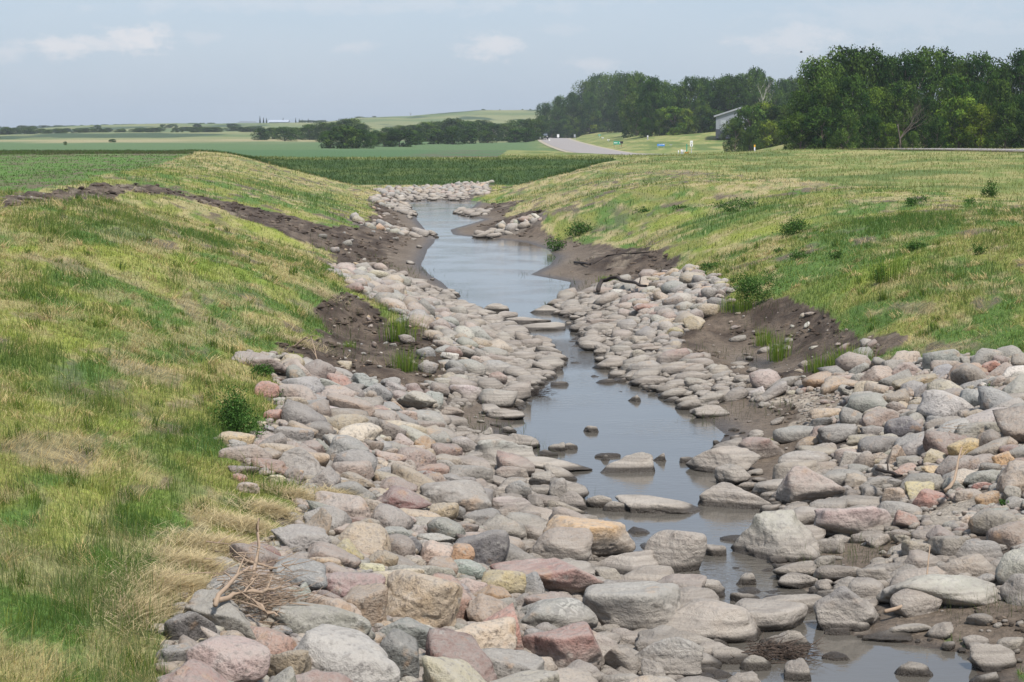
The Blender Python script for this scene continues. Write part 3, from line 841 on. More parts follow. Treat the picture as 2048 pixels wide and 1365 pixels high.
for i, h in enumerate(HR):
    W = (bx[i, 2] - bx[i, 0]); Hp = (bots[i] - tops[i]); Y0 = hy[i]
    a0 = W / 2 * Y0 / FPX * 1.03
    c0_ = Hp / 2 * Y0 / FPX
    b0 = min(0.42 * a0 + 0.55 * c0_, a0 * 1.05) if h['s'] != 's' else 0.5 * a0
    Yc = Y0 + 0.55 * b0
    kx, kz = ray(cxs[i], (tops[i] + bots[i]) / 2)
    a0 *= Yc / Y0; c0_ *= Yc / Y0
    Xc, Zc = float(kx * Yc), float(CAMZ + kz * Yc)
    top = Zc + c0_; g = max(float(H(Xc, Yc)), -0.12)
    bot = min(Zc - c0_ * 1.25, g - 0.05)
    bot = max(bot, top - max(2.2 * b0 + .1, 2.6 * c0_))
    c1 = (top - bot) / 2
    h.update(X=Xc, Y=Yc, Z=(top + bot) / 2, a=a0, bb=max(b0, c1 * .7), cc=c1, px=W * Hp)
    ROCKS.append((Xc, Yc, max(a0, b0 * .9)))
# fill boulders: dart throwing over the rock zones, keeping clear of the boulders already standing
rg = np.random.default_rng(21)
CELL = 0.6
gridd = {}
def put(x, y, r): gridd.setdefault((int(x // CELL), int(y // CELL)), []).append((x, y, r))
def clear(x, y, r, k):
    cx_, cy_ = int(x // CELL), int(y // CELL)
    for i in range(cx_ - 3, cx_ + 4):
        for j in range(cy_ - 3, cy_ + 4):
            for (a_, b_, s_) in gridd.get((i, j), ()):
                if (a_ - x) ** 2 + (b_ - y) ** 2 < (k * (r + s_)) ** 2: return False
    return True
_dx, _dy, _dz = cast([470, 520, 555], [1235, 1235, 1225])
for _a, _b in zip(_dx, _dy): put(float(_a), float(_b), .16)
for h in HR:                       # long boulders are entered as a chain of discs
    n = max(1, int(round(h['a'] / max(h['bb'], .1))))
    for k in range(n):
        xo = h['X'] + (2 * (k + .5) / n - 1) * h['a'] * (0 if n == 1 else .9); ro = max(h['bb'], h['a'] / n)
        put(xo, h['Y'], ro * 1.12); put(xo, h['Y'] - ro * .75, ro * .8)
FILL = []
MUDCLEAR1 = plan([(905, 808), (1000, 812), (1050, 850), (1035, 876), (985, 888), (918, 862)])
MUDCLEAR2 = plan([(1405, 850), (1470, 802), (1560, 800), (1600, 815), (1595, 860), (1555, 876), (1470, 900), (1425, 895)])
MUDCLEAR3 = plan([(1655, 1090), (1780, 1068), (1840, 1100), (1800, 1140), (1640, 1180), (1610, 1150)])
NT_ = 60000
u = rg.uniform(-.32, .32, NT_); Yr = np.exp(rg.uniform(math.log(13.2), math.log(66), NT_)); Xr = u * Yr
far = rg.uniform(0, 1, NT_) < .22
Yr = np.where(far, rg.uniform(66, 166, NT_), Yr); Xr = np.where(far, rg.uniform(-13, 9, NT_), Xr)
zf = zone(Xr, Yr, True); zg = H(Xr, Yr)
keep = (zf == RIP)
strag = ((zf == GRAVEL) | (zf == SAND) | (zf == MUD)) & (rg.uniform(0, 1, NT_) < .035) & (Yr < 60)
strag &= zg < 1.3
strag |= (zf == MUD) & (Yr > 60) & (rg.uniform(0, 1, NT_) < .03) & (Xr < eL(Yr)) & (Xr > eL(Yr) - 4)
shore = (zf == MUD) & (Yr < 52) & (np.minimum(np.abs(Xr - eL(Yr)), np.abs(Xr - eR(Yr))) < .6) & (rg.uniform(0, 1, NT_) < .1)
keep |= strag | shore
shoal = (zf == RIP) & (zg <= -.01) & (zg > -.22) & (((Yr > 36) & (Yr < 52)) | (Yr < 25)) & (rg.uniform(0, 1, NT_) < .14)
keep &= ((zg > -.01) | shoal) & (zone(Xr - .2, Yr) != GRASS) & (zone(Xr + .2, Yr) != GRASS) & (strag | shore | shoal | (Yr > 60) | ~in_poly(Xr, Yr, MUDCLEAR1) & ~in_poly(Xr, Yr, MUDCLEAR2) & ~in_poly(Xr, Yr, MUDCLEAR3))
sz = np.exp(rg.normal(-.15, .52, NT_))
base = np.interp(Yr, [13, 22, 30, 45, 66, 100, 165], [.16, .145, .125, .12, .14, .165, .17])
pal_k = ['pk', 'gy', 'lg', 'tn', 'cr', 'gn', 'dg', 'bl', 'mv', 'mr', 'rd', 'or', 'yl', 'wh', 'br', 'sp', 'pl']
pal_w = np.array([20, 18, 9, 12, 3.5, 7, 6, 6, 7, 3, 2, 1.6, .6, 1.2, 7, 4, 4]); pal_w /= pal_w.sum()
_ki = np.where(keep)[0]
_ki = _ki[np.argsort(-np.round(np.clip(base[_ki] * sz[_ki], 0, .40) / .05))]
for i in _ki:
    r = float(np.clip(base[i] * sz[i], .07, .29 if Yr[i] < 30 else .27))
    if strag[i] or shore[i]: r = min(r * .7, .2)
    if shoal[i]: r = min(r, .17)
    if clear(Xr[i], Yr[i], r, .80 if Yr[i] < 60 else .74):
        put(Xr[i], Yr[i], r); g = float(zg[i])
        el_ = rg.uniform(.95, 1.5); fl = rg.uniform(.55, .95) if g > .25 else rg.uniform(.42, .75)
        s = rg.choice(['r', 'a', 'w', 'l', 's'], p=[.30, .46, .02, .16, .06]) if g > .25 else rg.choice(['l', 's', 'r', 'w'], p=[.4, .25, .25, .1])
        c = str(rg.choice(pal_k, p=pal_w))
        FILL.append(dict(X=float(Xr[i]), Y=float(Yr[i]), a=r * el_, bb=r * .95, cc=r * fl, Z=max(g, -.1) + r * fl * rg.uniform(.25, .6), c=c, s=str(s),
                         yaw=rg.uniform(-.6, .6), roll=rg.normal(0, .26 if g > .3 else .16), label=None, short=None))
for i, h in enumerate(HR): h.setdefault('yaw', 0.0); h.setdefault('roll', 0.0)
ALL = HR + FILL
for i, h in enumerate(ALL):
    px, py = project(np.array(h['X']), np.array(h['Y']), np.array(h['Z'] + h['cc'] * .3))
    h['pxy'] = (float(px), float(py)); h['seed'] = 1000 + i
    s_ = FPX / h['Y']; h['area'] = h['a'] * h['cc'] * s_ * s_ * (1 if (-20 < px < 2068 and -20 < py < 1400) else .0)
    if 'hero' not in h: h['hero'] = i < len(HR)
order = sorted(FILL, key=lambda h: -h['area'])
NIND = 300
ind = HR + order[:NIND - len(HR)]
rest = order[NIND - len(HR):]

def rock_data(h, sub):
    sd = h['seed']; sg = np.random.default_rng(sd)
    sgn = 1 if h['X'] < (eL(h['Y']) + eR(h['Y'])) / 2 else -1
    roll, yaw = h['roll'], h['yaw']
    if h['hero']:
        roll = sgn * (.16 if h['a'] / h['cc'] > 1.1 and h['Z'] > .5 else .03) + sg.normal(0, .04); yaw = sg.normal(0, .15)
    else: roll += sgn * .15
    Q, P, f = rock_verts(sd, sub, h['s'], h['a'], h['bb'], h['cc'], roll, yaw)
    if h['hero']:                       # keep the true outline size after tilting
        ex = (Q[:, 0].max() - Q[:, 0].min()) / 2; ez = (Q[:, 2].max() - Q[:, 2].min()) / 2
        Q = Q * (h['a'] / ex, 1, h['cc'] / ez)
    col = np.array(PAL[h['c']]) * sg.uniform(.66, 1.24) * (1 + sg.normal(0, .04, 3))
    gm = np.array((.29, .25, .205)); col = gm + (col - gm) * (.9 if h['hero'] else .66)
    lc = P * (h['a'], h['bb'], h['cc']) / max(.25, h['a']) * 1.2 + sg.uniform(-80, 80, 3)
    ba = BAND.get(h['c'], 0.0) if h['hero'] else BAND.get(h['c'], 0.0) * sg.uniform(.2, 1)
    return Q, lc, np.tile(np.clip(col, .02, .75), (len(Q), 1)), np.full(len(Q), ba), f

# labels: own words for the landmarks, position against the nearest landmark for the others
used = set()
LM = [h for h in ind if h['short']]
for h in LM: used.add(h['label'])
def relname(dx, dy):
    a_ = math.degrees(math.atan2(-dy * 1.4, dx)) % 360
    return ['right of', 'behind and right of', 'directly behind', 'behind and left of', 'left of', 'in front and left of', 'directly in front of', 'in front and right of'][int((a_ + 22.5) // 45) % 8]
def size_w(h): 
    s = math.sqrt(h['a'] * h['cc'])
    return 'big' if s > .42 else ('medium' if s > .26 else ('smallish' if s > .16 else 'small'))
for h in ind:
    if h['label']: continue
    near = sorted(LM, key=lambda q: (q['pxy'][0] - h['pxy'][0]) ** 2 + ((q['pxy'][1] - h['pxy'][1]) * 1.6) ** 2)
    done = False
    for q in near[:5]:
        d = math.hypot(q['pxy'][0] - h['pxy'][0], (q['pxy'][1] - h['pxy'][1]) * 1.6)
        how = 'close' if d < 75 else ('' if d < 190 else 'some way')
        rel = relname(h['pxy'][0] - q['pxy'][0], h['pxy'][1] - q['pxy'][1])
        adj = '' if len(q['short'].split()) > 5 and how else size_w(h) + ' '
        t = f"{adj}{CW[h['c']]} {SW[h['s']]} boulder {how} {rel} {q['short']}".replace('  ', ' ')
        if len(t.split()) <= 16 and t not in used: done = True; break
    if not done:
        t = f"{CW[h['c']]} {SW[h['s']]} boulder between {near[0]['short']} and {near[1]['short']}"
        if t in used or len(t.split()) > 16: t = f"{size_w(h)} {CW[h['c']]} boulder nearer {near[1]['short']} than {near[0]['short']}"
    h['label'] = t; used.add(t)
for h in ind:
    pxw = h['a'] * FPX / h['Y']
    Q, lc, col, ba, f = rock_data(h, 5 if pxw > 62 else (4 if pxw > 16 else 3))
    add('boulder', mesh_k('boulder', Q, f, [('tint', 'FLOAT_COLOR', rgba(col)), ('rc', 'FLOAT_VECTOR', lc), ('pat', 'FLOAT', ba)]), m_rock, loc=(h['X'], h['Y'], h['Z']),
        label=h['label'], cat='boulder', group='boulders lining the creek')

def merged(name, lst, subf, label):
    Vs, Fs, Ls, Cs, Bs, n = [], [], [], [], [], 0
    for h in lst:
        Q, lc, col, ba, f = rock_data(h, subf(h))
        Vs.append(Q + (h['X'], h['Y'], h['Z'])); Fs.append(f + n); Ls.append(lc); Cs.append(col); Bs.append(ba); n += len(Q)
    add(name, mesh_k(name, np.concatenate(Vs), np.concatenate(Fs), [('tint', 'FLOAT_COLOR', rgba(np.concatenate(Cs))), ('rc', 'FLOAT_VECTOR', np.concatenate(Ls)), ('pat', 'FLOAT', np.concatenate(Bs))]),
        m_rock, kind='stuff', label=label, cat='rocks')
merged('rocks', rest, lambda h: 3 if h['Y'] < 36 else 2, 'mass of smaller rocks filling both banks between the big boulders')
# cobbles in the gaps, pebbles on the gravel patch
cob = []
N = 60000
u = rg.uniform(-.31, .31, N); Yc_ = np.exp(rg.uniform(math.log(13.5), math.log(62), N)); Xc_ = u * Yc_
zc_ = zone(Xc_, Yc_); hc_ = H(Xc_, Yc_); rr = rg.uniform(0, 1, N)
ok = ((zc_ == RIP) & (rr < .40)) | ((zc_ == GRAVEL)) | ((zc_ == SAND) & (rr < .3)) | ((zc_ == MUD) & (rr < .06))
ok &= hc_ > -.02
for i in np.where(ok)[0][:14000]:
    r = (rg.uniform(.035, .085) * (1 + max(0, Yc_[i] - 30) / 40) if zc_[i] == RIP else rg.uniform(.012, .04))
    cob.append(dict(X=Xc_[i], Y=Yc_[i], Z=hc_[i] + r * .3, a=r * rg.uniform(1, 1.4), bb=r, cc=r * .7, c=str(rg.choice(pal_k, p=pal_w)), s='r', yaw=0., roll=0., hero=False, seed=90000 + i % 40))
merged('cobbles', cob, lambda h: 2, 'cobbles and pebbles in the gaps between boulders')

# clods of broken soil on the bare banks and the vehicle track
N = 30000
Yd = np.exp(rg.uniform(math.log(18), math.log(135), N)); Xd = rg.uniform(-.32, .32, N) * Yd
zd_ = zone(Xd, Yd); hd_ = H(Xd, Yd); cl_ = fb2(Xd / 1.5, Yd / 2.5, 301, 3)
okd = (zd_ == MUD) & (hd_ > .12) & (cl_ > .42)
Vs, Fs, Cs, n = [], [], [], 0
gcl = ground_col(Xd, Yd, zd_)
shp = [rock_shape(7000 + k, 2, 'a') for k in range(12)]
for i in np.where(okd)[0][:3200]:
    P, f = shp[i % 12]; r = rg.uniform(.015, .04) * (.6 + Yd[i] / 50); a_ = rg.uniform(0, 6.28); ca, sa = math.cos(a_), math.sin(a_)
    Q = P * (r * rg.uniform(1, 2.2), r, r * rg.uniform(.4, .8)); Q = np.stack([Q[:, 0] * ca - Q[:, 1] * sa, Q[:, 0] * sa + Q[:, 1] * ca, Q[:, 2]], 1)
    Vs.append(Q + (Xd[i], Yd[i], hd_[i] + r * .15)); Fs.append(f + n); n += len(Q); Cs.append(np.tile(gcl[i] * rg.uniform(.55, 1.35), (len(Q), 1)))
add('soil_clods', mesh_k('soil_clods', np.concatenate(Vs), np.concatenate(Fs), [('col', 'FLOAT_COLOR', rgba(np.concatenate(Cs)))]), m_ground, kind='stuff', label='clods of dark broken soil on the bare banks', cat='soil')

# ------------------------------------------------------------------ grass and straw
m_grass, nt = new_mat('grass_blades')
at = nt.n('ShaderNodeAttribute', _attribute_name='col')
d = nt.n('ShaderNodeBsdfDiffuse', Color=at.outputs['Color']); tr = nt.n('ShaderNodeBsdfTranslucent', Color=at.outputs['Color'])
mx = nt.n('ShaderNodeMixShader', i0=.48, i1=d.outputs[0], i2=tr.outputs[0])
nt.t.links.new(mx.outputs[0], nt.n('ShaderNodeOutputMaterial').inputs[0])

def blades(X, Y, h, wd, lean, ldir, col, bend=.35, z=None, face=None):
    """two-quad curved blades; returns verts, faces, colours"""
    n = len(X); Z = H(X, Y) - .01 if z is None else z
    az_ = rg.uniform(0, math.pi, n) if face is None else face
    wx, wy = np.cos(az_) * wd / 2, np.sin(az_) * wd / 2
    lx, ly = np.cos(ldir) * lean * h, np.sin(ldir) * lean * h
    up = h * np.sqrt(np.maximum(.03, 1 - np.minimum(lean, .98) ** 2))
    P0 = np.stack([X, Y, Z], 1); Wv = np.stack([wx, wy, 0 * wx], 1)
    P1 = P0 + np.stack([lx * bend, ly * bend, up * .6], 1); P2 = P0 + np.stack([lx, ly, up], 1)
    V = np.stack([P0 - Wv, P0 + Wv, P1 + Wv * .8, P1 - Wv * .8, P2], 1).reshape(-1, 3)
    b = (np.arange(n) * 5)[:, None]
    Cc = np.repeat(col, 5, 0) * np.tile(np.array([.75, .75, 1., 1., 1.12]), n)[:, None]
    loops = np.concatenate([b + [0, 1, 2, 3], b + [3, 2, 4]], 1)
    return V, loops.ravel(), Cc
def grass_obj(name, parts, label, kind='stuff', cat='grass'):
    Vs, Ls, Cs, n = [], [], [], 0
    for V, L, c in parts:
        Vs.append(V); Ls.append(L + n); Cs.append(c); n += len(V)
    L = np.concatenate(Ls); nb = len(L) // 7
    st = (np.arange(nb) * 7)[:, None] + np.array([0, 4]); tt = np.tile([4, 3], nb)
    me = mk_mesh(name, np.concatenate(Vs), L, st.ravel(), tt, [('col', 'FLOAT_COLOR', rgba(np.clip(np.concatenate(Cs), 0, 1)))], smooth=False)
    return add(name, me, m_grass, kind=kind, label=label, cat=cat)

def scatter(N, y0, y1, p=1.0):
    """plan points with density falling as the square of distance"""
    Yv = np.exp(rg.uniform(math.log(y0), math.log(y1), N)); Xv = rg.uniform(-.315, .315, N) * Yv
    return Xv, Yv
GREENS = np.array([(.10, .18, .03), (.14, .22, .035), (.22, .28, .045), (.08, .14, .045), (.29, .31, .06)])
STRAWS = np.array([(.60, .47, .23), (.50, .38, .18), (.68, .57, .32), (.36, .27, .14)])
def band(N, y0, y1, name, label, hs=1.0):
    X, Y = scatter(N, y0, y1)
    zn_ = zone(X, Y); m = (zn_ == GRASS); X, Y = X[m], Y[m]
    base_ = ground_col(X, Y, np.full(len(X), GRASS))
    dry = base_[:, 0] / (base_[:, 1] + 1e-6)                   # > 1 where the cover is straw
    lush = ss(.52, .64, fb2(X / 1.3, Y / 2.6, 141, 3))
    bare = ss(.56, .66, fb2(X / .6, Y / 1.3, 151, 3)) * ss(.42, .55, fb2(X / 4, Y / 7, 152, 2))
    pst = np.clip((dry - .74) * 1.5, .10, .85)
    isst = rg.uniform(0, 1, len(X)) < pst
    kp = rg.uniform(0, 1, len(X)) > bare * np.where(isst, .35, .95)
    th = patch(X, Y, P_THATCH); lm = patch(X, Y, P_LIME); lsh = patch(X, Y, P_LUSH)
    lush = np.clip(lush * .6 * (1 - lm) + lsh * .6, 0, 1); isst = np.where(rg.uniform(0, 1, len(X)) < np.maximum(lm, lsh) * .55, False, isst); isst = isst | (rg.uniform(0, 1, len(X)) < th * .9)
    kp &= rg.uniform(0, 1, len(X)) > th * .35
    X, Y, isst, lush, base_ = X[kp], Y[kp], isst[kp], lush[kp], base_[kp]
    n = len(X); gi = rg.integers(0, 5, n)
    gsel = np.where((rg.uniform(0, 1, n) < .6)[:, None], base_ * 1.15, GREENS[gi]); gsel = lerp(gsel, C(.095, .175, .035), (lush * .6)[:, None])
    h = rg.gamma(5, .2, n) * np.where(isst, .16, .07 + .11 * lush) * hs * np.interp(Y, [12, 60, 130], [1, .95, 1.2])
    wd = np.maximum(.0028, Y * .00022) * np.where(isst, .9, 1.15) * rg.uniform(.7, 1.3, n)
    lean = np.where(isst, np.clip(rg.normal(.90, .12, n), .25, .99), np.clip(np.abs(rg.normal(.35, .25, n)), 0, .9))
    flow = fb2(X / 1.3, Y / 1.3, 161, 2) * 2 * math.pi * 1.5
    ld = np.where(isst, flow + rg.normal(0, .8, n), rg.uniform(0, 2 * math.pi, n))
    col = np.where(isst[:, None], STRAWS[rg.integers(0, 4, n)], gsel * (.97, .96, 1.15)) * rg.uniform(.86, 1.14, n)[:, None]
    grass_obj(name, [blades(X, Y, h, wd, lean, ld, col)], label)
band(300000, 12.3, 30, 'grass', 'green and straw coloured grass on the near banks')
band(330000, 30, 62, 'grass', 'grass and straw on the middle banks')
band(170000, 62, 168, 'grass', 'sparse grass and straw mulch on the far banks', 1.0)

# tussocks of longer stems, flattened by rain
nt_ = 1500
tx_, ty_ = scatter(nt_, 12.8, 60); zt_ = zone(tx_, ty_); tx_, ty_ = tx_[zt_ == GRASS], ty_[zt_ == GRASS]
per = 34; X = np.repeat(tx_, per) + rg.normal(0, .05, len(tx_) * per); Y = np.repeat(ty_, per) + rg.normal(0, .08, len(tx_) * per); n = len(X)
tl = np.repeat(rg.uniform(.14, .34, len(tx_)), per) * rg.uniform(.5, 1, n); gr = np.repeat(rg.uniform(0, 1, len(tx_)) < .42, per)
dr_ = np.repeat(rg.uniform(0, 6.28, len(tx_)), per) + rg.normal(0, .55, n)
colt = np.where(gr[:, None], GREENS[rg.integers(0, 4, n)] * .8, STRAWS[rg.integers(0, 4, n)] * 1.05) * rg.uniform(.7, 1.25, n)[:, None]
grass_obj('tussock_grass', [blades(X, Y, tl * np.where(gr, .75, 1), np.maximum(.004, Y * .0003), np.where(gr, np.abs(rg.normal(.35, .2, n)), np.clip(rg.normal(.88, .12, n), .3, .99)), dr_, colt, .4)], 'flattened tussocks of straw and green grass on the banks')

# straw mats hanging over the rock edge
def mat_patch(cx, cy, rx, ry, n, L, up=.03):
    n = int(n * 1.9)
    a_ = rg.uniform(0, 2 * math.pi, n); r_ = np.minimum(np.abs(rg.normal(0, .62, n)), 1.7)
    X, Y, Z = cast([cx], [cy]); X0, Y0 = X[0], Y[0]; sc = Y0 / FPX
    Xs = X0 + np.cos(a_) * r_ * rx * sc * 1.25; Ys = Y0 + np.sin(a_) * r_ * ry * sc * 4.0
    n *= 1; h = rg.uniform(.4, 1, n) * L * .8
    z = H(Xs, Ys) + rg.uniform(0, 1, n) ** 1.5 * up * .35 * np.exp(-(r_ / .9) ** 2) + .03
    return blades(Xs, Ys, h, rg.uniform(.004, .009, n), rg.uniform(.90, .9999, n), rg.uniform(0, 2 * math.pi, n), lerp(STRAWS[rg.integers(0, 4, n)], C(.55, .49, .35), .5) * rg.uniform(.75, 1.35, n)[:, None], .5, z)
grass_obj('straw', [mat_patch(365, 1185, 90, 34, 3200, .3, .12), mat_patch(455, 1105, 80, 22, 2000, .3, .14), mat_patch(490, 1062, 70, 18, 1300, .3, .16),
                    mat_patch(590, 1000, 55, 14, 1000, .3, .14), mat_patch(680, 1006, 48, 13, 900, .3, .25), mat_patch(540, 1030, 60, 16, 900, .3, .14), mat_patch(1830, 775, 22, 8, 250, .3, .25), mat_patch(400, 1140, 80, 20, 1200, .3, .12),
                    mat_patch(285, 1230, 50, 40, 1200, .3, .08), mat_patch(640, 590, 40, 14, 500, .35, .15), mat_patch(600, 690, 50, 10, 500, .35, .15)], 'loose straw mulch heaped along the edge of the rocks', cat='straw')

# crop rows, dike grass, meadow grass, weeds on the mud
def tall(N, y0, y1, zset, hmin, hmax, cols, wk, name, label, clump=0., lean=.25, xr=.315):
    X, Y = scatter(N, y0, y1); X *= xr / .315
    zz_ = zone(X, Y); m = np.isin(zz_, zset)
    if clump: m &= rg.uniform(0, 1, len(X)) < ss(clump - .05, clump + .05, fb2(X / 1.2, Y / 1.8, 171, 3))
    X, Y = X[m], Y[m]; n = len(X)
    c = np.array(cols)[rg.integers(0, len(cols), n)] * rg.uniform(.75, 1.25, n)[:, None]
    c = lerp(c, ground_col(X, Y, zone(X, Y)) * 1.1, .5)
    grass_obj(name, [blades(X, Y, rg.uniform(hmin, hmax, n), Y * wk * rg.uniform(.6, 1.4, n), np.clip(np.abs(rg.normal(lean, .2, n)), 0, .9), rg.uniform(0, 6.28, n), c)], label)
tall(60000, 56, 170, [CROP],   .05, .13, [(.08, .19, .03), (.11, .22, .04), (.07, .15, .04)], .0003, 'crop', 'young green crop in the left field', lean=.5)
tall(90000, 155, 183, [DIKE, CROP], .10, .28, [(.045, .085, .018), (.055, .10, .02), (.08, .12, .03)], .00022, 'dike_grass', 'tall dark green grass covering the dike', lean=.6)
tall(80000, 60, 240, [MEADOW], .10, .26, [(.22, .25, .08), (.15, .21, .05), (.34, .30, .13)], .00022, 'meadow_grass', 'tall seeding grass on the right side of the road', lean=.55)
tall(60000, 14, 75, [MUD], .08, .30, [(.09, .16, .03), (.12, .19, .05), (.06, .11, .03)], .00018, 'weeds', 'thin green weeds sprouting from the mud banks', clump=.60, lean=.4)
# ------------------------------------------------------------------ foliage things
m_leaf, nt = new_mat('tree_leaves')
at = nt.n('ShaderNodeAttribute', _attribute_name='col')
oi = nt.n('ShaderNodeObjectInfo')
cc = nt.mix(1.0, at.outputs['Color'], oi.outputs['Color'], 'MULTIPLY')
d = nt.n('ShaderNodeBsdfDiffuse', Color=cc); tr = nt.n('ShaderNodeBsdfTranslucent', Color=cc)
mx = nt.n('ShaderNodeMixShader', i0=.12, i1=d.outputs[0], i2=tr.outputs[0])
nt.t.links.new(mx.outputs[0], nt.n('ShaderNodeOutputMaterial').inputs[0])
m_bark = plain_mat('bark', (.13, .105, .08), .95)
m_grey = plain_mat('dead_wood', (.34, .31, .28), .95)

def tube(path, rad, seg=7):
    V, F = [], []
    path = [Vector(p) for p in path]
    for i, p in enumerate(path):
        t = (path[min(i + 1, len(path) - 1)] - path[max(i - 1, 0)]).normalized()
        a_ = t.orthogonal().normalized(); b_ = t.cross(a_)
        for k in range(seg):
            an = 2 * math.pi * k / seg
            V.append(tuple(p + (a_ * math.cos(an) + b_ * math.sin(an)) * rad[i]))
    for i in range(len(path) - 1):
        for k in range(seg):
            F.append((i * seg + k, i * seg + (k + 1) % seg, (i + 1) * seg + (k + 1) % seg, (i + 1) * seg + k))
    return V, F
def joined(tubes):
    V, F = [], []
    for v, f in tubes:
        n = len(V); V += v; F += [tuple(i + n for i in q) for q in f]
    return np.array(V), np.array(F)
def limb(rn, p, dr, L, r, n=5, wob=.16, droop=0.0):
    pts, rad = [Vector(p)], [r]; dr = Vector(dr).normalized()
    for i in range(n):
        dr = (dr + Vector((rn.uniform(-1, 1), rn.uniform(-1, 1), rn.uniform(-1, 1) - droop)) * wob).normalized()
        pts.append(pts[-1] + dr * L / n); rad.append(r * (1 - .8 * (i + 1) / n))
    return pts, rad

def leafmesh(name, pts, nrm_out, size, col):
    n = len(pts)
    a_ = rg.normal(size=(n, 3)) * .75 + nrm_out * 1.3; a_ /= np.linalg.norm(a_, axis=1)[:, None]
    t = np.cross(a_, rg.normal(size=(n, 3))); t /= np.linalg.norm(t, axis=1)[:, None]; b_ = np.cross(a_, t)
    s = (size * rg.uniform(.6, 1.4, n))[:, None]
    V = np.stack([pts - t * s, pts + b_ * s * .6, pts + t * s, pts - b_ * s * .6], 1).reshape(-1, 3)
    F = np.arange(4 * n).reshape(-1, 4)
    return mesh_k(name, V, F, [('col', 'FLOAT_COLOR', rgba(np.repeat(col, 4, 0)))], smooth=False)

def tree_proto(seed, nleaf, lobes, low, leaf, spread=1.0, openn=.0):
    """unit tree 1 high, about 1 wide"""
    rn = random.Random(seed); rq = np.random.default_rng(seed)
    tubes = []; tp, tr_ = limb(rn, (0, 0, -.02), (rn.uniform(-.1, .1), 0, 1), .72, .028, 6, .08)
    tubes.append(tube(tp, tr_))
    centres = []
    for i in range(lobes):
        t = low + (1 - low) * ((i + .5) / lobes) ** .8
        ang = i * 2.4 + rn.uniform(-.4, .4)
        rr_ = .36 * spread * math.sin(math.pi * min(.98, .18 + .80 * (t - low) / (1 - low + 1e-6)) ) ** .7 * rn.uniform(.35, 1.1)
        sz_ = rn.uniform(.12, .23)
        cz = min(t, .985 - sz_ * .75)
        c = Vector((math.cos(ang) * rr_, math.sin(ang) * rr_, cz)); centres.append((c, sz_))
        k = min(len(tp) - 2, max(1, int(cz * .75 / .72 * len(tp)) - 1))
        st = tp[k]; mid = st.lerp(c, .55) + Vector((rn.uniform(-.03, .03), rn.uniform(-.03, .03), -.02))
        tubes.append(tube([st, mid, c], [.012, .008, .003], 5))
    V, F = joined(tubes)
    trunk = mesh_k('trunk', V, F)
    wts = np.array([s for _, s in centres]) ** 2; wts /= wts.sum()
    li = rq.choice(len(centres), nleaf, p=wts)
    cen = np.array([c[:] for c, _ in centres])[li]; s_ = np.array([s for _, s in centres])[li]
    dv = rq.normal(size=(nleaf, 3)); dv /= np.linalg.norm(dv, axis=1)[:, None]
    rad = s_ * (rq.uniform(0.25, 1, nleaf) ** .35) * (1 + .45 * (fb3(dv * 2.2 + cen * 9, seed, 3) - .5) * 2)
    pts = cen + dv * rad[:, None] * (1.1, 1.1, .85)
    # clumps: drop leaves in the gaps of a 3d noise
    g = fb3(pts * 13, seed + 5, 2)
    kp = g > (.40 + openn); pts, dv = pts[kp], dv[kp]
    cl = fb3(pts * 6, seed + 9, 2)[:, None]
    col = lerp(C(.024, .056, .012), C(.085, .135, .025), ss(.35, .65, cl)) * rq.uniform(.7, 1.35, (len(pts), 1))
    crown = leafmesh('crown', pts, dv, leaf, col)
    return trunk, crown
PROTO = {}
for k in range(5): PROTO['tall', k] = tree_proto(40 + k, 14000, 24, .12, .0145, .95 + .1 * (k % 3), .015)
for k in range(4): PROTO['round', k] = tree_proto(60 + k, 12000, 20, .02, .017, 1.25, -.02)
for k in range(3): PROTO['bush', k] = tree_proto(80 + k, 6000, 14, .0, .026, 1.3, -.03)
PROTO['conifer', 0] = None
def conifer(seed):
    rq = np.random.default_rng(seed); n = 2500
    t = rq.uniform(.06, 1, n); an = rq.uniform(0, 6.28, n); r = (1 - t) * .2 * rq.uniform(.3, 1, n) * (1 + .3 * np.sin(t * 60)) + .01
    pts = np.stack([np.cos(an) * r, np.sin(an) * r, t], 1); dv = np.stack([np.cos(an), np.sin(an), 0 * an], 1)
    V, F = tube([(0, 0, -.02), (0, 0, .95)], [.02, .004], 6)
    return mesh_k('trunk', np.array(V), np.array(F)), leafmesh('crown', pts, dv, .025, np.tile(C(.03, .055, .028), (n, 1)))
PROTO['conifer', 0] = conifer(5)
DEADC = {}
def dead_mesh(seed, depth=4, spread=.5):
    rn = random.Random(seed); tubes = []
    def rec(p, dr, L, r, dp):
        pts, rad = limb(rn, p, dr, L, r, 4, .14); rad[-1] = max(rad[-1], r * .45); tubes.append(tube(pts, rad, 5))
        if dp:
            for q in range(rn.choice((2, 3, 3))):
                nd = (Vector(dr) + Vector((rn.uniform(-1, 1), rn.uniform(-.6, .6), rn.uniform(-.1, .5))) * spread).normalized()
                k = rn.randint(2, 4); rec(pts[k], nd, L * .66, r * .5, dp - 1)
    rec((0, 0, -.02), (0, 0, 1), .38, .014 if depth > 5 else .018, depth)
    V, F = joined(tubes); V = V / max(V[:, 2]); return mesh_k('branches', V, F)

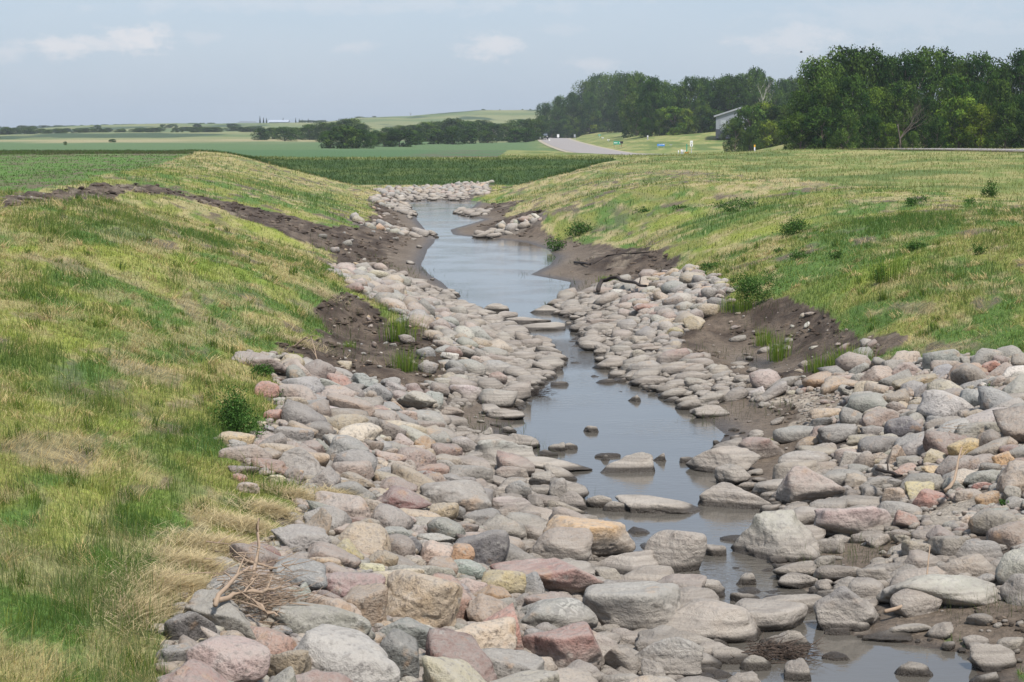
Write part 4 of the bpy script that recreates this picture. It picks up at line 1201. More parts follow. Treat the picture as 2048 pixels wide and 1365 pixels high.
def place_tree(kind, k, X, Y, zb, h, wdt, tint, label, group, name='tree', rz=None):
    tk, cr = PROTO[kind, k]
    e = bpy.data.objects.new(name, None); COL.objects.link(e); e.location = (X, Y, zb); e.empty_display_size = .1
    e.scale = (wdt, wdt, h); e.rotation_euler = (0, 0, random.uniform(0, 6.28) if rz is None else rz)
    e['label'] = label; e['category'] = 'bush' if name == 'bush' else 'tree'
    if group: e['group'] = group
    for nm, me, mt in (('trunk', tk, m_bark), ('crown', cr, m_leaf)):
        if not me.materials: me.materials.append(mt)
        o = bpy.data.objects.new(nm, me); COL.objects.link(o); o.parent = e; o.color = tuple(tint) + (1,)
    return e
ORD = [f"{i}{'th' if 10 < i % 100 < 14 else {1: 'st', 2: 'nd', 3: 'rd'}.get(i % 10, 'th')}" for i in range(1, 60)]
_O = ['first', 'second', 'third', 'fourth', 'fifth', 'sixth', 'seventh', 'eighth', 'ninth', 'tenth', 'eleventh', 'twelfth', 'thirteenth', 'fourteenth', 'fifteenth', 'sixteenth', 'seventeenth', 'eighteenth', 'nineteenth', 'twentieth',
       'twenty first', 'twenty second', 'twenty third', 'twenty fourth', 'twenty fifth', 'twenty sixth', 'twenty seventh', 'twenty eighth', 'twenty ninth', 'thirtieth']
TN = {'dark': (.55, .66, .66), 'mid': (.86, .88, .88), 'light': (1.4, 1.35, 1.0), 'grey': (.95, .9, 1.05), 'olive': (1.5, 1.25, .85)}
dp = None
def row(xs, tops, Y, kinds, tints, hw, labelf, group, name='tree', sink=.3, minh=1.5, gy=False):
    """xs, tops: picture columns and crown tops of one row standing at depth Y (list or number)"""
    for i, (x, t) in enumerate(zip(xs, tops)):
        if Y is dp or group == 'bushes on the far skyline': x += random.uniform(-9, 9); hw_i = hw * random.uniform(.6, 1.5)
        else: hw_i = hw
        Yi = Y[i] if isinstance(Y, (list, tuple, np.ndarray)) else Y
        if gy: Yi = Yi + 255 * (1 - float(ss(1225, 1285, x)))
        Xi = (x - 1024) / FPX * Yi * 1.0; zb = float(H(Xi, Yi)) - sink
        ztop = CAMZ + (258 - t) / FPX * Yi
        h = max(minh, ztop - zb); kd = kinds[i % len(kinds)]; tn = tints[i % len(tints)]
        k = random.randrange({'tall': 5, 'round': 4, 'bush': 3, 'conifer': 1}[kd])
        tv = np.array(TN[tn]) * random.uniform(.8, 1.25)
        place_tree(kd, k, Xi, Yi, zb, h, h * hw_i * random.uniform(.85, 1.2), tv, labelf(i, tn, kd), group, name)
def sky_top(tab, x): return float(np.interp(x, [p[0] for p in tab], [p[1] for p in tab]))
def words(desc, side):
    def f(i, tn, kd):
        shp = {'tall': 'tall', 'round': 'round crowned', 'bush': 'bushy', 'conifer': 'pointed'}[kd]
        col_ = {'dark': 'dark green', 'mid': 'green', 'light': 'light green', 'grey': 'greyish green', 'olive': 'olive green'}[tn]
        return f"{col_} {shp} tree, {ORD[i]} {side} in {desc}"
    return f
# right grove
RG = [(1588, 160), (1600, 140), (1625, 120), (1660, 95), (1690, 84), (1722, 90), (1745, 108), (1790, 97), (1830, 100), (1870, 98), (1888, 118), (1930, 103), (1965, 105), (1995, 122), (2020, 103), (2048, 92), (2300, 92)]
xs = [1632, 1682, 1728, 1768, 1812, 1862, 1905, 1950, 1992, 2040, 2095, 2160]
row(xs, [sky_top(RG, x) + (0, 9, 3, 13, 5)[i % 5] for i, x in enumerate(xs)], [212, 216, 224, 226, 222, 230, 226, 224, 230, 224, 228, 226], ['tall', 'tall', 'round', 'tall'], ['mid', 'mid', 'dark', 'mid', 'dark'], .64, words('the back row of the right grove', 'from left'), 'trees in the grove right of the road')
xs = [1606, 1650, 1702, 1752, 1800, 1850, 1898, 1945, 1990, 2036, 2090]
row(xs, [185, 160, 150, 175, 165, 195, 150, 165, 160, 190, 180], [205, 206, 205, 210, 209, 208, 208, 210, 207, 206, 206], ['tall', 'round', 'round', 'tall'], ['dark', 'mid', 'dark', 'light', 'mid', 'dark', 'mid'], .68, words('the middle row of the right grove', 'from left'), 'trees in the grove right of the road')
xs = [1598, 1640, 1690, 1735, 1772, 1822, 1868, 1912, 1958, 2004, 2050, 2100]
row(xs, [225, 215, 220, 228, 246, 262, 232, 195, 210, 205, 222, 215], [198, 198, 197, 199, 197, 196, 198, 201, 199, 199, 197, 198], ['round', 'bush', 'round'], ['mid', 'dark', 'mid', 'dark', 'light', 'mid', 'dark', 'light', 'olive'], .85, words('the front row of the right grove', 'from left'), 'trees in the grove right of the road')
# middle grove
MG = [(1070, 232), (1080, 205), (1095, 200), (1130, 183), (1170, 158), (1230, 150), (1265, 140), (1300, 143), (1330, 160), (1346, 172), (1360, 162), (1400, 155), (1420, 145), (1500, 150), (1512, 136), (1540, 150), (1620, 155)]
xs = list(range(1092, 1640, 26))
row(xs, [sky_top(MG, x) + random.uniform(-6, 12) for x in xs], [470 + 22 * math.sin(i * 2.1) for i in range(len(xs))], ['tall', 'round', 'tall'], ['dark', 'mid', 'dark', 'mid'], .62, words('the back row of the distant grove', 'from left'), 'trees in the distant grove behind the road', gy=True)
xs = list(range(1085, 1600, 31))
row(xs, [max(sky_top(MG, x) + random.uniform(20, 45), 185) for x in xs], [452 + 8 * math.sin(i * 1.7) for i in range(len(xs))], ['round', 'tall', 'round'], ['mid', 'dark', 'grey', 'dark'], .75, words('the middle row of the distant grove', 'from left'), 'trees in the distant grove behind the road', gy=True)
xs = [1076, 1104, 1130, 1158, 1186, 1214, 1240, 1262, 1290, 1318, 1345, 1372, 1400, 1425, 1490, 1520]
row(xs, [246, 240, 238, 232, 222, 212, 208, 222, 236, 222, 214, 218, 212, 220, 225, 222], [446] * 6 + [440] * 10, ['round', 'bush', 'round'], ['mid', 'dark', 'mid', 'light', 'olive', 'mid', 'dark'], .95, words('the front row of the distant grove', 'from left'), 'trees in the distant grove behind the road', gy=True)
# clump right of the shed
xs = [1468, 1496, 1528, 1548, 1568, 1592, 1500, 1530, 1575]
row(xs, [238, 212, 204, 212, 208, 212, 252, 240, 244], [300, 304, 308, 306, 304, 300, 290, 292, 292], ['round', 'bush'], ['grey', 'mid', 'olive', 'grey', 'mid'], .8, words('the clump beside the metal shed', 'from left'), 'bushy trees beside the metal shed')
# mid distance line left of the road
LG = [(500, 262), (540, 256), (600, 252), (650, 246), (700, 238), (722, 246), (745, 262), (770, 258), (800, 252), (850, 246), (900, 238), (960, 242), (1010, 248), (1035, 240), (1062, 236), (1100, 240)]
xs = [524, 548, 572, 596, 622, 648, 674, 700, 726, 752, 778, 804, 830, 856, 882, 908, 934, 960, 986, 1012, 1040, 1066]
row(xs, [sky_top(LG, x) + random.uniform(-2, 3) for x in xs], [620 + 30 * math.sin(i * 2.3) for i in range(len(xs))], ['round', 'round', 'tall'], ['dark', 'mid', 'dark', 'grey'], 1.6, words('the tree line across the plain', 'from left'), 'trees lining the far side of the plain')
xs = [662, 690, 716, 742, 770, 800, 832, 868, 905, 940, 975, 1030, 1052]
row(xs, [262, 252, 258, 270, 265, 260, 262, 258, 254, 258, 262, 258, 256], [400, 396, 402, 470, 440, 438, 480, 500, 498, 520, 540, 560, 560], ['round', 'bush'], ['dark', 'mid', 'dark'], 1.6, words('the bushes before the tree line', 'from left'), 'round bushes in front of the far tree line', minh=2)
# hillside scrub far left
xs = [int(4 + i * 9.4 + random.uniform(-4, 4)) for i in range(56)]
tp = [266 - 5 * math.sin(x / 37.) - random.uniform(0, 8) + (3 if x > 200 else 0) for x in xs]; dp = [random.choice((880, 940, 1010, 1080, 1160)) for x in xs]
_x = [8, 28, 50, 72, 95, 118, 165, 182, 100, 128, 150, 180, 205, 232, 258, 285, 310, 338, 362, 390, 418, 445, 470, 492, 515]
_t = [262, 261, 260, 257, 258, 262, 254, 257, 274, 270, 270, 265, 264, 259, 262, 262, 264, 268, 267, 268, 264, 262, 264, 256, 258]
_d = [1150, 1180, 1160, 1200, 1180, 1120, 1050, 1060, 900, 920, 940, 950, 960, 980, 1000, 980, 960, 900, 920, 900, 880, 880, 880, 900, 880]
row(xs, tp, dp, ['bush', 'round'], ['dark', 'grey', 'mid'], 2.2, words('the scrub on the far left hillside', 'from left'), 'scrub on the far left hillside', minh=2.5)
xs = [int(6 + i * 15 + random.uniform(-5, 5)) for i in range(36) if not 440 < 6 + i * 15 < 545] + [610, 625, 640, 655, 725, 742]
tp = [253 + random.uniform(-2.5, 2.5) if x < 500 else (241 if x < 700 else 238) for x in xs]
_x = [130, 150, 238, 268, 295, 322, 350, 375, 402, 428, 460, 610, 640, 655, 725, 742]
_t = [254, 253, 250, 248, 249, 249, 247, 250, 249, 250, 247, 240, 241, 243, 238, 238]
row(xs, tp, [1490] * len(xs), ['bush', 'round'], ['dark', 'grey'], 2.6, words('the hedge on the far skyline', 'from left'), 'bushes on the far skyline', minh=2.5)
xs = [523, 530, 536, 569, 594, 601, 607, 619]
row(xs, [233, 236, 237, 236, 236, 238, 239, 238], [1470] * 8, ['conifer'], ['dark'], .75, words('the farmyard belt on the skyline', 'from left'), 'conifers at the hilltop farm')
for (x, t, Yd, hw, lb) in [(229, 284, 560, 1.9, 'lone round dark bush on the flat green plain'), (135, 290, 480, .8, 'small brownish bush on the plain at far left'), (967, 219, 1480, 2.2, 'dark clump of bushes on top of the grassy hill'),
                           (1045, 219, 1480, 1.5, 'low bush on the hill crest beside the distant grove'), (1060, 219, 1480, 1.5, 'lowest bush on the hill crest touching the distant grove'), (1000, 220, 1480, 1.2, 'low scrubby bush on the bare hill crest'),
                           (2, 284, 700, 1.3, 'grey green bush cut by the left edge of the picture'), (1349, 255, 432, 1.4, 'light green round bush on the mown hillside before the grove')]:
    row([x], [t], Yd, ['bush'], ['dark' if 'dark' in lb else ('light' if 'light' in lb else 'grey')], hw, lambda i, tn, kd, lb=lb: lb, None, 'bush', minh=1.2)
def dead_tree(x, t, Y, seed, wdt, label, mat=None, depth=4, spread=.55):
    Xi = (x - 1024) / FPX * Y; zb = float(H(Xi, Y)) - .2; h = CAMZ + (258 - t) / FPX * Y - zb
    o = add('dead_tree', dead_mesh(seed, depth, spread), mat or m_grey, loc=(Xi, Y, zb), label=label, cat='tree'); o.scale = (h * wdt, h * wdt, h)
dead_tree(823, 224, 1480, 3, 1.5, 'bare brown dead tree alone on the hill crest', m_bark, 5)
dead_tree(1513, 160, 438, 8, 1.0, 'bare whitish dead tree showing in front of the distant grove', plain_mat('bleached_wood', (.27, .26, .23), .95))
dead_tree(1798, 190, 196, 12, 1.15, 'half bare grey brown tree in the middle of the right grove', plain_mat('grey_twigs', (.13, .105, .09), .95), 6, .6)

# leafy weeds and young shrubs, each plant its own thing
def shrub(x, y, wpx, hpx, label, kind='leafy', tint=(1, 1, 1), name='weed_plant'):
    X, Y, Z = cast([x], [y]); X, Y = float(X[0]), float(Y[0]); s = Y / FPX; wd, hh = wpx * s / 2, hpx * s
    zb = float(H(X, Y)) - .03
    if kind == 'leafy':
        n = int(np.clip(wpx * hpx * .9, 260, 4200))
        cl = rg.normal(size=(9, 3)) * (wd * .42, wd * .42, hh * .22) + (0, 0, hh * .45)
        pts = cl[rg.integers(0, 9, n)] + rg.normal(size=(n, 3)) * (wd * .24, wd * .24, hh * .16)
        pts[:, 2] = np.abs(pts[:, 2]) + .01
        me = leafmesh('leaves', pts, rg.normal(size=(n, 3)), np.maximum(.014, 1.5 * s), np.array([(.045, .095, .022)]) * rg.uniform(.6, 1.7, (n, 1)) * np.array([tint]))
        if not me.materials: me.materials.append(m_leaf)
        e = bpy.data.objects.new(name, None); COL.objects.link(e); e.location = (X, Y, zb); e.empty_display_size = .1
        o = bpy.data.objects.new('foliage', me); COL.objects.link(o); o.parent = e
        st = [tube(*limb(random, (0, 0, 0), (random.uniform(-.5, .5), random.uniform(-.5, .5), 1), hh * .8, max(.006, s * .5), 4), 5) for _ in range(6)]
        V, F = joined(st); o2 = add('stem', mesh_k('stem', V, F), m_stem, parent=e)
    else:                                   # reedy clump of upright stems
        n = int(wpx * (1.6 if 'sapling' in label else 3.5))
        Xs = rg.normal(0, wd * .45, n); Ys = rg.normal(0, wd * .45, n)
        V, L, c = blades(Xs, Ys, hh * rg.uniform(.45, 1.05, n), max(.005, s * .9) * rg.uniform(.7, 1.3, n), np.clip(np.abs(rg.normal(.15, .15, n)), 0, .7), np.arctan2(Ys, Xs), GREENS[rg.integers(0, 3, n)] * rg.uniform(.8, 1.3, (n, 1)) * np.array([tint]), .3, np.zeros(n))
        nb = len(L) // 7; me = mk_mesh(name, V, L, ((np.arange(nb) * 7)[:, None] + np.array([0, 4])).ravel(), np.tile([4, 3], nb), [('col', 'FLOAT_COLOR', rgba(np.clip(c, 0, 1)))], False)
        e = add(name, me, m_grass, loc=(X, Y, zb))
    e['label'] = label; e['category'] = 'plant'
m_stem = plain_mat('green_stem', (.12, .15, .05), .9)
for a_ in [(1477, 424, 62, 24, 'dark leafy weed clump on the upper right slope', 'leafy'), (1587, 470, 72, 34, 'largest dark leafy weed in the middle of the right slope', 'leafy'),
           (1830, 412, 46, 20, 'dark weed pair near the tall meadow on the right', 'leafy'), (1978, 396, 34, 30, 'upright dark weed nearest the tall meadow at right', 'leafy'), (1945, 408, 26, 12, 'low weed beside the upright dark weed', 'leafy'),
           (1782, 562, 74, 70, 'tall thin stemmed sapling clump on the right slope', 'reed'), (1760, 566, 44, 34, 'leafy base growth left of the tall thin sapling', 'leafy'),
           (1500, 612, 92, 74, 'bushy green weeds at the tip of the rock spit', 'leafy'), (1480, 622, 70, 40, 'pale green grass clump before the bushy weeds', 'reed'), (1418, 540, 40, 18, 'low weed behind the right rock spit', 'leafy'),
           (1672, 520, 24, 22, 'small round weed right of the spit plants', 'leafy'), (1598, 520, 46, 20, 'spreading weed above the bushy spit plants', 'leafy'), (1560, 506, 22, 12, 'tiny weed left of the spreading weed', 'leafy'),
           (1960, 510, 24, 24, 'small upright weed on the right slope near the edge', 'leafy'), (1830, 500, 50, 20, 'low dark weed above the sapling clump', 'leafy'), (1362, 418, 30, 10, 'flat weed left of the upper slope weed clump', 'leafy'),
           (1290, 424, 24, 12, 'small weed near the top of the far right bank', 'leafy'), (1216, 565, 46, 18, 'green tuft on mud behind the rock spit', 'reed'), (1160, 470, 60, 30, 'green weeds on the mud above the small far rock spit', 'leafy'), (1110, 502, 40, 26, 'green weeds below the small far rock spit', 'leafy'),
           (810, 740, 58, 56, 'bright green reed clump on the left mud scar', 'reed'), (800, 680, 60, 66, 'tall thin reeds above the bright reed clump', 'reed'), (700, 700, 30, 26, 'small green tuft at the top of the left mud scar', 'reed'),
           (470, 868, 110, 90, 'large leafy weed patch at the left edge of the boulders', 'leafy'), (520, 752, 50, 28, 'dark leafy weed beside the topmost brown boulder', 'leafy'), (590, 838, 60, 24, 'low creeping weed among the upper left boulders', 'leafy'), (560, 800, 40, 26, 'small weed between the two upper left boulders', 'leafy'),
           (1560, 720, 50, 70, 'tall green reeds on the right mud scar', 'reed'), (1700, 730, 90, 50, 'wide pale green reed clump before the rim boulders', 'reed'), (1640, 742, 60, 44, 'green reeds between mud scar and rim boulders', 'reed'), (1530, 690, 40, 44, 'green reeds at the left of the right mud scar', 'reed'),
           (1850, 838, 34, 14, 'grass tuft behind the dark rounded boulder', 'reed'), (1960, 1185, 26, 24, 'small green sprout at the end of the very long pale boulder', 'leafy'), (2010, 1020, 30, 22, 'green tuft between boulders at the right edge', 'leafy'), (560, 985, 90, 34, 'green grass tongue growing between the left boulders', 'reed'),
           (1990, 780, 30, 14, 'green tuft among the rim boulders at right', 'leafy')]:
    shrub(*a_[:5], kind=a_[5])

# ------------------------------------------------------------------ driftwood
def stick(name, pts_px, r0, r1, label, mat, lift=.12, fork=0, seed=1):
    rn = random.Random(seed); P = []
    for (x, y, dz) in pts_px:
        X, Y, Z = cast([x], [y]); P.append(Vector((float(X[0]), float(Y[0]), float(Z[0]) + lift + dz)))
    Y0 = sum(p.y for p in P) / len(P)
    Q = []
    for i in range(len(P) - 1):
        for t in (0, .33, .66): Q.append(P[i].lerp(P[i + 1], t) + Vector((rn.uniform(-1, 1), rn.uniform(-1, 1), rn.uniform(-1, 1))) * r0 * .6)
    Q.append(P[-1]); o_ = Q[0].copy(); Q = [q - o_ for q in Q]
    n = len(Q); tubes = [tube([Q[0] - (Q[1] - Q[0]) * .06] + Q, [r0 * .15] + [r0 + (r1 - r0) * i / (n - 1) for i in range(n)], 7)]
    for k in range(fork):
        q = Q[rn.randint(1, n - 2)]
        tubes.append(tube(*limb(rn, q, (rn.uniform(-1, 1), rn.uniform(-1, 1), rn.uniform(.1, 1)), rn.uniform(.15, .4), r1 * .8 + .003, 4), 5))
    V, F = joined(tubes)
    add(name, mesh_k(name, V, F), mat, loc=o_, label=label, cat='branch')
m_drift = plain_mat('driftwood', (.29, .215, .155), .95, scale=20); m_dark = plain_mat('wet_branch', (.045, .035, .03), .9)
stick('branch', [(432, 1268, 0), (470, 1262, .05), (520, 1255, .05), (562, 1246, .05)], .024, .012, 'longest pale brown stick in the driftwood pile', m_drift, .26, 3, 1)
stick('branch', [(428, 1272, .0), (465, 1250, .12), (500, 1232, .16)], .022, .011, 'straight pale stick crossing the driftwood pile', m_drift, .26, 1, 2)
stick('branch', [(504, 1225, 0), (516, 1212, .15), (520, 1194, .45)], .022, .009, 'short upright stub of wood in the driftwood pile', m_drift, .25, 2, 3)
stick('branch', [(505, 1258, 0), (530, 1280, .0), (556, 1292, .0)], .018, .010, 'bent stick at the lower end of the driftwood pile', m_drift, .25, 2, 4)
stick('branch', [(480, 1190, .0), (510, 1205, .05), (556, 1216, .05)], .018, .009, 'stick along the upper edge of the driftwood pile', m_drift, .3, 2, 5)
0 and stick('branch', [(388, 1302, 0), (412, 1296, .0)], .022, .016, 'short pale stub between dark boulder and domed boulder', m_drift, .2, 0, 6)
stick('branch', [(1197, 603, 0), (1204, 590, .15), (1235, 586, .12), (1262, 589, .05), (1292, 594, 0)], .07, .035, 'arched black branch on the right rock spit', m_dark, .3, 2, 7)
stick('branch', [(1150, 528, 0), (1180, 534, 0), (1215, 522, .1), (1300, 512, .05)], .05, .02, 'long thin branch lying on the right mud bank', m_dark, .08, 3, 8)
stick('branch', [(1890, 1012, 0), (1906, 1000, .05), (1922, 972, .3)], .028, .010, 'broken branch sticking up beside the brick red boulder', m_drift, .2, 1, 9)
stick('branch', [(1752, 992, 0), (1776, 1000, 0), (1802, 1006, 0)], .026, .016, 'dark burnt stick above the coarse pink granite', m_dark, .35, 1, 10)
stick('branch', [(1770, 1245, 0), (1830, 1228, .02), (1880, 1212, .05)], .022, .013, 'curved bare root below the round pink boulder', m_drift, .1, 2, 11)
stick('branch', [(1850, 1218, 0), (1858, 1185, .4)], .012, .006, 'thin upright twig before the very long pale boulder', m_drift, .1, 1, 12)
stick('branch', [(1694, 806, 0), (1706, 818, .1)], .03, .02, 'short dark stick on the upper right boulders', m_dark, .25, 0, 13)
stick('branch', [(585, 700, 0), (600, 706, .15), (622, 712, .3), (640, 740, 0)], .018, .007, 'pale dry bush twig at the top of the left mud scar', m_drift, .05, 5, 14)
def debris(name, cx, cy, rx, ry, n, L, label, mat, up):
    X, Y, Z = cast([cx], [cy]); X0, Y0 = float(X[0]), float(Y[0]); s = Y0 / FPX; tb = []
    for i in range(n):
        x = X0 + random.gauss(0, .5) * rx * s; y = Y0 + random.gauss(0, .5) * ry * s * 2; z = max(float(H(x, y)), 0) + abs(random.gauss(0, .5)) * up
        a_ = random.gauss(0, .9); l_ = random.uniform(.3, 1) * L
        tb.append(tube(*limb(random, (x, y, z), (math.cos(a_), math.sin(a_), random.uniform(-.15, .25)), l_, random.uniform(.003, .008), 3, .2), 4))
    V, F = joined(tb); add(name, mesh_k(name, V, F), mat, kind='stuff', label=label, cat='driftwood')
debris('driftwood', 512, 1225, 90, 55, 420, .35, 'tangle of thin driftwood twigs caught on the left boulders', m_drift, .42)
debris('driftwood', 1545, 1315, 70, 22, 260, .3, 'dark wet driftwood raft against the bottom boulders', plain_mat('wet_twigs', (.09, .065, .05), .8), .14)
debris('driftwood', 1065, 792, 40, 16, 120, .35, 'dark twigs caught on the left waterside stones', m_dark, .2)
debris('driftwood', 1900, 900, 26, 12, 60, .35, 'few thin twigs lying on the right bank boulders', m_drift, .3)

# ------------------------------------------------------------------ road signs, posts, car, buildings
def flat_mat(n, c, r=.5): 
    m, t_ = new_mat(n); finish(t_, c + (1,), r); return m
M_ = dict(white=flat_mat('sign_white', (.75, .76, .76)), green=flat_mat('sign_green', (.02, .27, .17)), blue=flat_mat('sign_blue', (.05, .22, .62)), steel=flat_mat('galvanised_steel', (.40, .41, .42)), black=flat_mat('sign_black', (.02, .02, .02)),
          yellow=flat_mat('sign_yellow', (.75, .42, .03)), wood=plain_mat('post_wood', (.27, .19, .13), .9), grey=flat_mat('sign_back', (.33, .35, .38)))
def box(x0, x1, y0, y1, z0, z1):
    V = np.array([(x, y, z) for z in (z0, z1) for (x, y) in ((x0, y0), (x1, y0), (x1, y1), (x0, y1))], float)
    F = np.array([(3, 2, 1, 0), (4, 5, 6, 7), (0, 1, 5, 4), (1, 2, 6, 5), (2, 3, 7, 6), (3, 0, 4, 7)]); return V, F
def boxes(lst):
    Vs, Fs, n = [], [], 0
    for b in lst:
        V, F = box(*b); Vs.append(V); Fs.append(F + n); n += 8
    return np.concatenate(Vs), np.concatenate(Fs)
def empty(name, loc, label, cat, group=None, rz=0):
    e = bpy.data.objects.new(name, None); COL.objects.link(e); e.location = loc; e.rotation_euler = (0, 0, rz); e.empty_display_size = .2
    e['label'] = label; e['category'] = cat
    if group: e['group'] = group
    return e
def part(name, lst, mat, par): 
    V, F = boxes(lst); return add(name, mesh_k(name, V, F, smooth=False), mat, parent=par)
def sign(x0, x1, ytop, ybot, yfoot, Y, mat, label, posts=1, name='road_sign', extra=None, postmat='steel', cat='sign'):
    xc = (x0 + x1) / 2; X = (xc - 1024) / FPX * Y; g = float(H(X, Y)); s = Y / FPX
    w_ = (x1 - x0) * s / 2; z1 = CAMZ + (258 - ytop) * s - g; z0 = CAMZ + (258 - ybot) * s - g
    e = empty(name, (X, Y, g), label, cat)
    if z0 < .3: z0 = .3
    px_ = [0] if posts == 1 else [-w_ * .8, w_ * .8]
    for p in px_: part('post', [(p - .05, p + .05, .03, .13, -.5, z1 - .05)], M_[postmat], e)
    part('panel', [(-w_, w_, -.02, .02, z0, z1)], M_[mat], e)
    if extra:
        for (nm, mt, a, b, c_, d_) in extra:       # fractions of the panel
            part(nm, [(-w_ + 2 * w_ * a, -w_ + 2 * w_ * b, -.035, -.02, z0 + (z1 - z0) * c_, z0 + (z1 - z0) * d_)], M_[mt], e)
    return e
sign(1078, 1082.5, 272, 280, 284, 610, 'grey', 'plain grey sign panel just left of the parked dark car')
sign(1113.5, 1118, 269, 275, 283, 600, 'white', 'small white sign standing right of the dark car')
sign(1147, 1150.5, 269, 274, 281, 600, 'grey', 'small bluish sign on two posts beyond the road', 2)
sign(1195.5, 1200.5, 269, 272, 284, 560, 'green', 'small green street name sign on a thin post', extra=[('lettering', 'white', .15, .85, .35, .6)])
sign(1202, 1207, 275, 280, 288, 520, 'white', 'white square sign left of the tall narrow white sign')
sign(1213.5, 1218, 279, 286, 296, 470, 'white', 'tall narrow white sign with a dark mark beside the road', extra=[('symbol', 'black', .42, .58, .2, .85)])
sign(1226, 1240.5, 282.5, 289, 304, 400, 'green', 'wide green guide sign on two posts near the road', 2, extra=[('lettering', 'white', .08, .18, .35, .65), ('lettering', 'white', .24, .34, .35, .65), ('lettering', 'white', .40, .52, .35, .65), ('number', 'white', .80, .90, .3, .72)], postmat='wood')
sign(1313, 1328, 288, 296.5, 306, 375, 'blue', 'wide blue sign with white marks beyond the grass hump', 2, extra=[('lettering', 'white', .30, .80, .66, .78), ('lettering', 'white', .12, .40, .44, .54), ('symbol', 'white', .80, .95, .55, .9)])
sign(1338, 1343, 290, 299, 306, 380, 'grey', 'dull grey sign back right of the blue sign')
e = sign(1378.5, 1384, 281.5, 287, 304, 330, 'white', 'pair of stacked white signs on one post near the chevron marker', extra=[('lettering', 'grey', .2, .8, .3, .45)])
zt = CAMZ + (258 - 287.6) * 330 / FPX - e.location.z; zb_ = CAMZ + (258 - 293) * 330 / FPX - e.location.z
part('lower_panel', [(-.23, .23, -.02, .02, zb_, zt)], M_['white'], e); part('number', [(-.07, .07, -.035, -.02, zb_ + .12, zt - .1)], M_['black'], e)
e = sign(1368, 1376, 303.5, 311.5, 316, 270, 'yellow', 'yellow and black striped marker panel at the road edge', name='hazard_marker')
w_ = 4 * 270 / FPX; zz0 = max(.3, CAMZ + (258 - 311.5) * 270 / FPX - e.location.z); zz1 = CAMZ + (258 - 303.5) * 270 / FPX - e.location.z
if zz1 < zz0 + .2: zz1 = zz0 + .5
for k in range(3):
    a0 = -w_ + k * w_ * .8; hh_ = (zz1 - zz0)
    V = np.array([(a0, -.03, zz1), (a0 + w_ * .4, -.03, zz1), (min(a0 + w_ * 1.1, w_), -.03, zz0), (min(a0 + w_ * .7, w_ * .98), -.03, zz0)])
    add('stripe', mesh_k('stripe', V, np.array([(0, 1, 2, 3)]), smooth=False), M_['black'], parent=e)
def post(x, yt, yb, Y, mat, label, r=.07, name='marker_post', cap=None):
    X = (x - 1024) / FPX * Y; g = float(H(X, Y)); z1 = CAMZ + (258 - yt) * Y / FPX - g; z1 = max(z1, .5)
    e = empty(name, (X, Y, g), label, 'post'); part('post', [(-r, r, -r, r, -.4, z1)], M_[mat], e)
    if cap: part('reflector', [(-r * 1.2, r * 1.2, -r * 1.2, r * 1.2, z1 - .25, z1 + .02)], M_[cap], e)
for i, (x, yt, mt, lb) in enumerate([(1355.5, 301, 'grey', 'leftmost white capped guard post beside the chevron marker'), (1361.5, 299.5, 'grey', 'thick grey guard post, second before the chevron marker'), (1364.5, 300, 'grey', 'guard post just left of the chevron marker'), (1368.5, 300.5, 'grey', 'guard post directly behind the chevron marker')]):
    post(x, yt, 308, 280, mt, lb, .05 if i != 1 else .09, 'guard_post', 'white')
post(1372, 288, 303, 300, 'green', 'pale green thin post above the chevron marker', .07)
post(1294, 271.5, 278, 420, 'grey', 'tiny white topped post on the grassy slope', .12, cap='white')
post(1497, 292, 305, 236, 'black', 'thin dark post on the grass hump', .035)
post(1507, 290, 297, 236, 'white', 'yellow topped white marker post on the grass hump', .07, cap='yellow')
post(1098.5, 279.5, 284, 560, 'white', 'short white post at the edge of the road before the car', .2)
post(1052, 268, 276, 640, 'white', 'pale post left of the road where the trees begin', .18)
# low dark mailbox by the green sign
X = (1242 - 1024) / FPX * 395; g = float(H(X, 395)); e = empty('mailbox', (X, 395, g), 'small dark mailbox right of the wide green sign', 'mailbox')
part('post', [(-.06, .06, -.06, .06, -.3, .75)], M_['wood'], e); part('box', [(-.3, .3, -.25, .25, .75, 1.2)], M_['black'], e)

# dark off-road car facing the camera
m_car = flat_mat('car_paint', (.03, .035, .045), .25); m_glass = flat_mat('car_glass', (.18, .22, .26), .1); m_tyre = flat_mat('tyre_rubber', (.02, .02, .02), .9); m_lamp = flat_mat('lamp_glass', (.8, .8, .78), .2)
Yc = 600; Xc = float(road_x(Yc)) - 5.4; Xc = (1089.5 - 1024) / FPX * Yc
e = empty('parked_car', (Xc, Yc, float(H(Xc, Yc)) + .12), 'dark boxy off-road car parked at the top of the road', 'car')
bm = bmesh.new()
def bbox(bm, x0, x1, y0, y1, z0, z1, bev=.06):
    r = bmesh.ops.create_cube(bm, size=1); vs = r['verts']
    for v in vs: v.co = Vector(((x0 + x1) / 2 + v.co.x * (x1 - x0), (y0 + y1) / 2 + v.co.y * (y1 - y0), (z0 + z1) / 2 + v.co.z * (z1 - z0)))
    bmesh.ops.bevel(bm, geom=list({ed for v in vs for ed in v.link_edges}), offset=bev, segments=2, affect='EDGES')
bbox(bm, -.88, .88, -2.1, 2.1, .5, 1.08); bbox(bm, -.80, .80, -.7, 2.05, 1.06, 1.82, .08); bbox(bm, -.95, .95, -2.25, -2.0, .42, .62, .03)
me = bpy.data.meshes.new('body'); bm.to_mesh(me); bm.free(); add('body', me, m_car, parent=e)
part('windscreen', [(-.70, .70, -.735, -.69, 1.16, 1.70)], m_glass, e); part('grille', [(-.4, .4, -2.13, -2.09, .72, 1.0)], M_['black'], e)
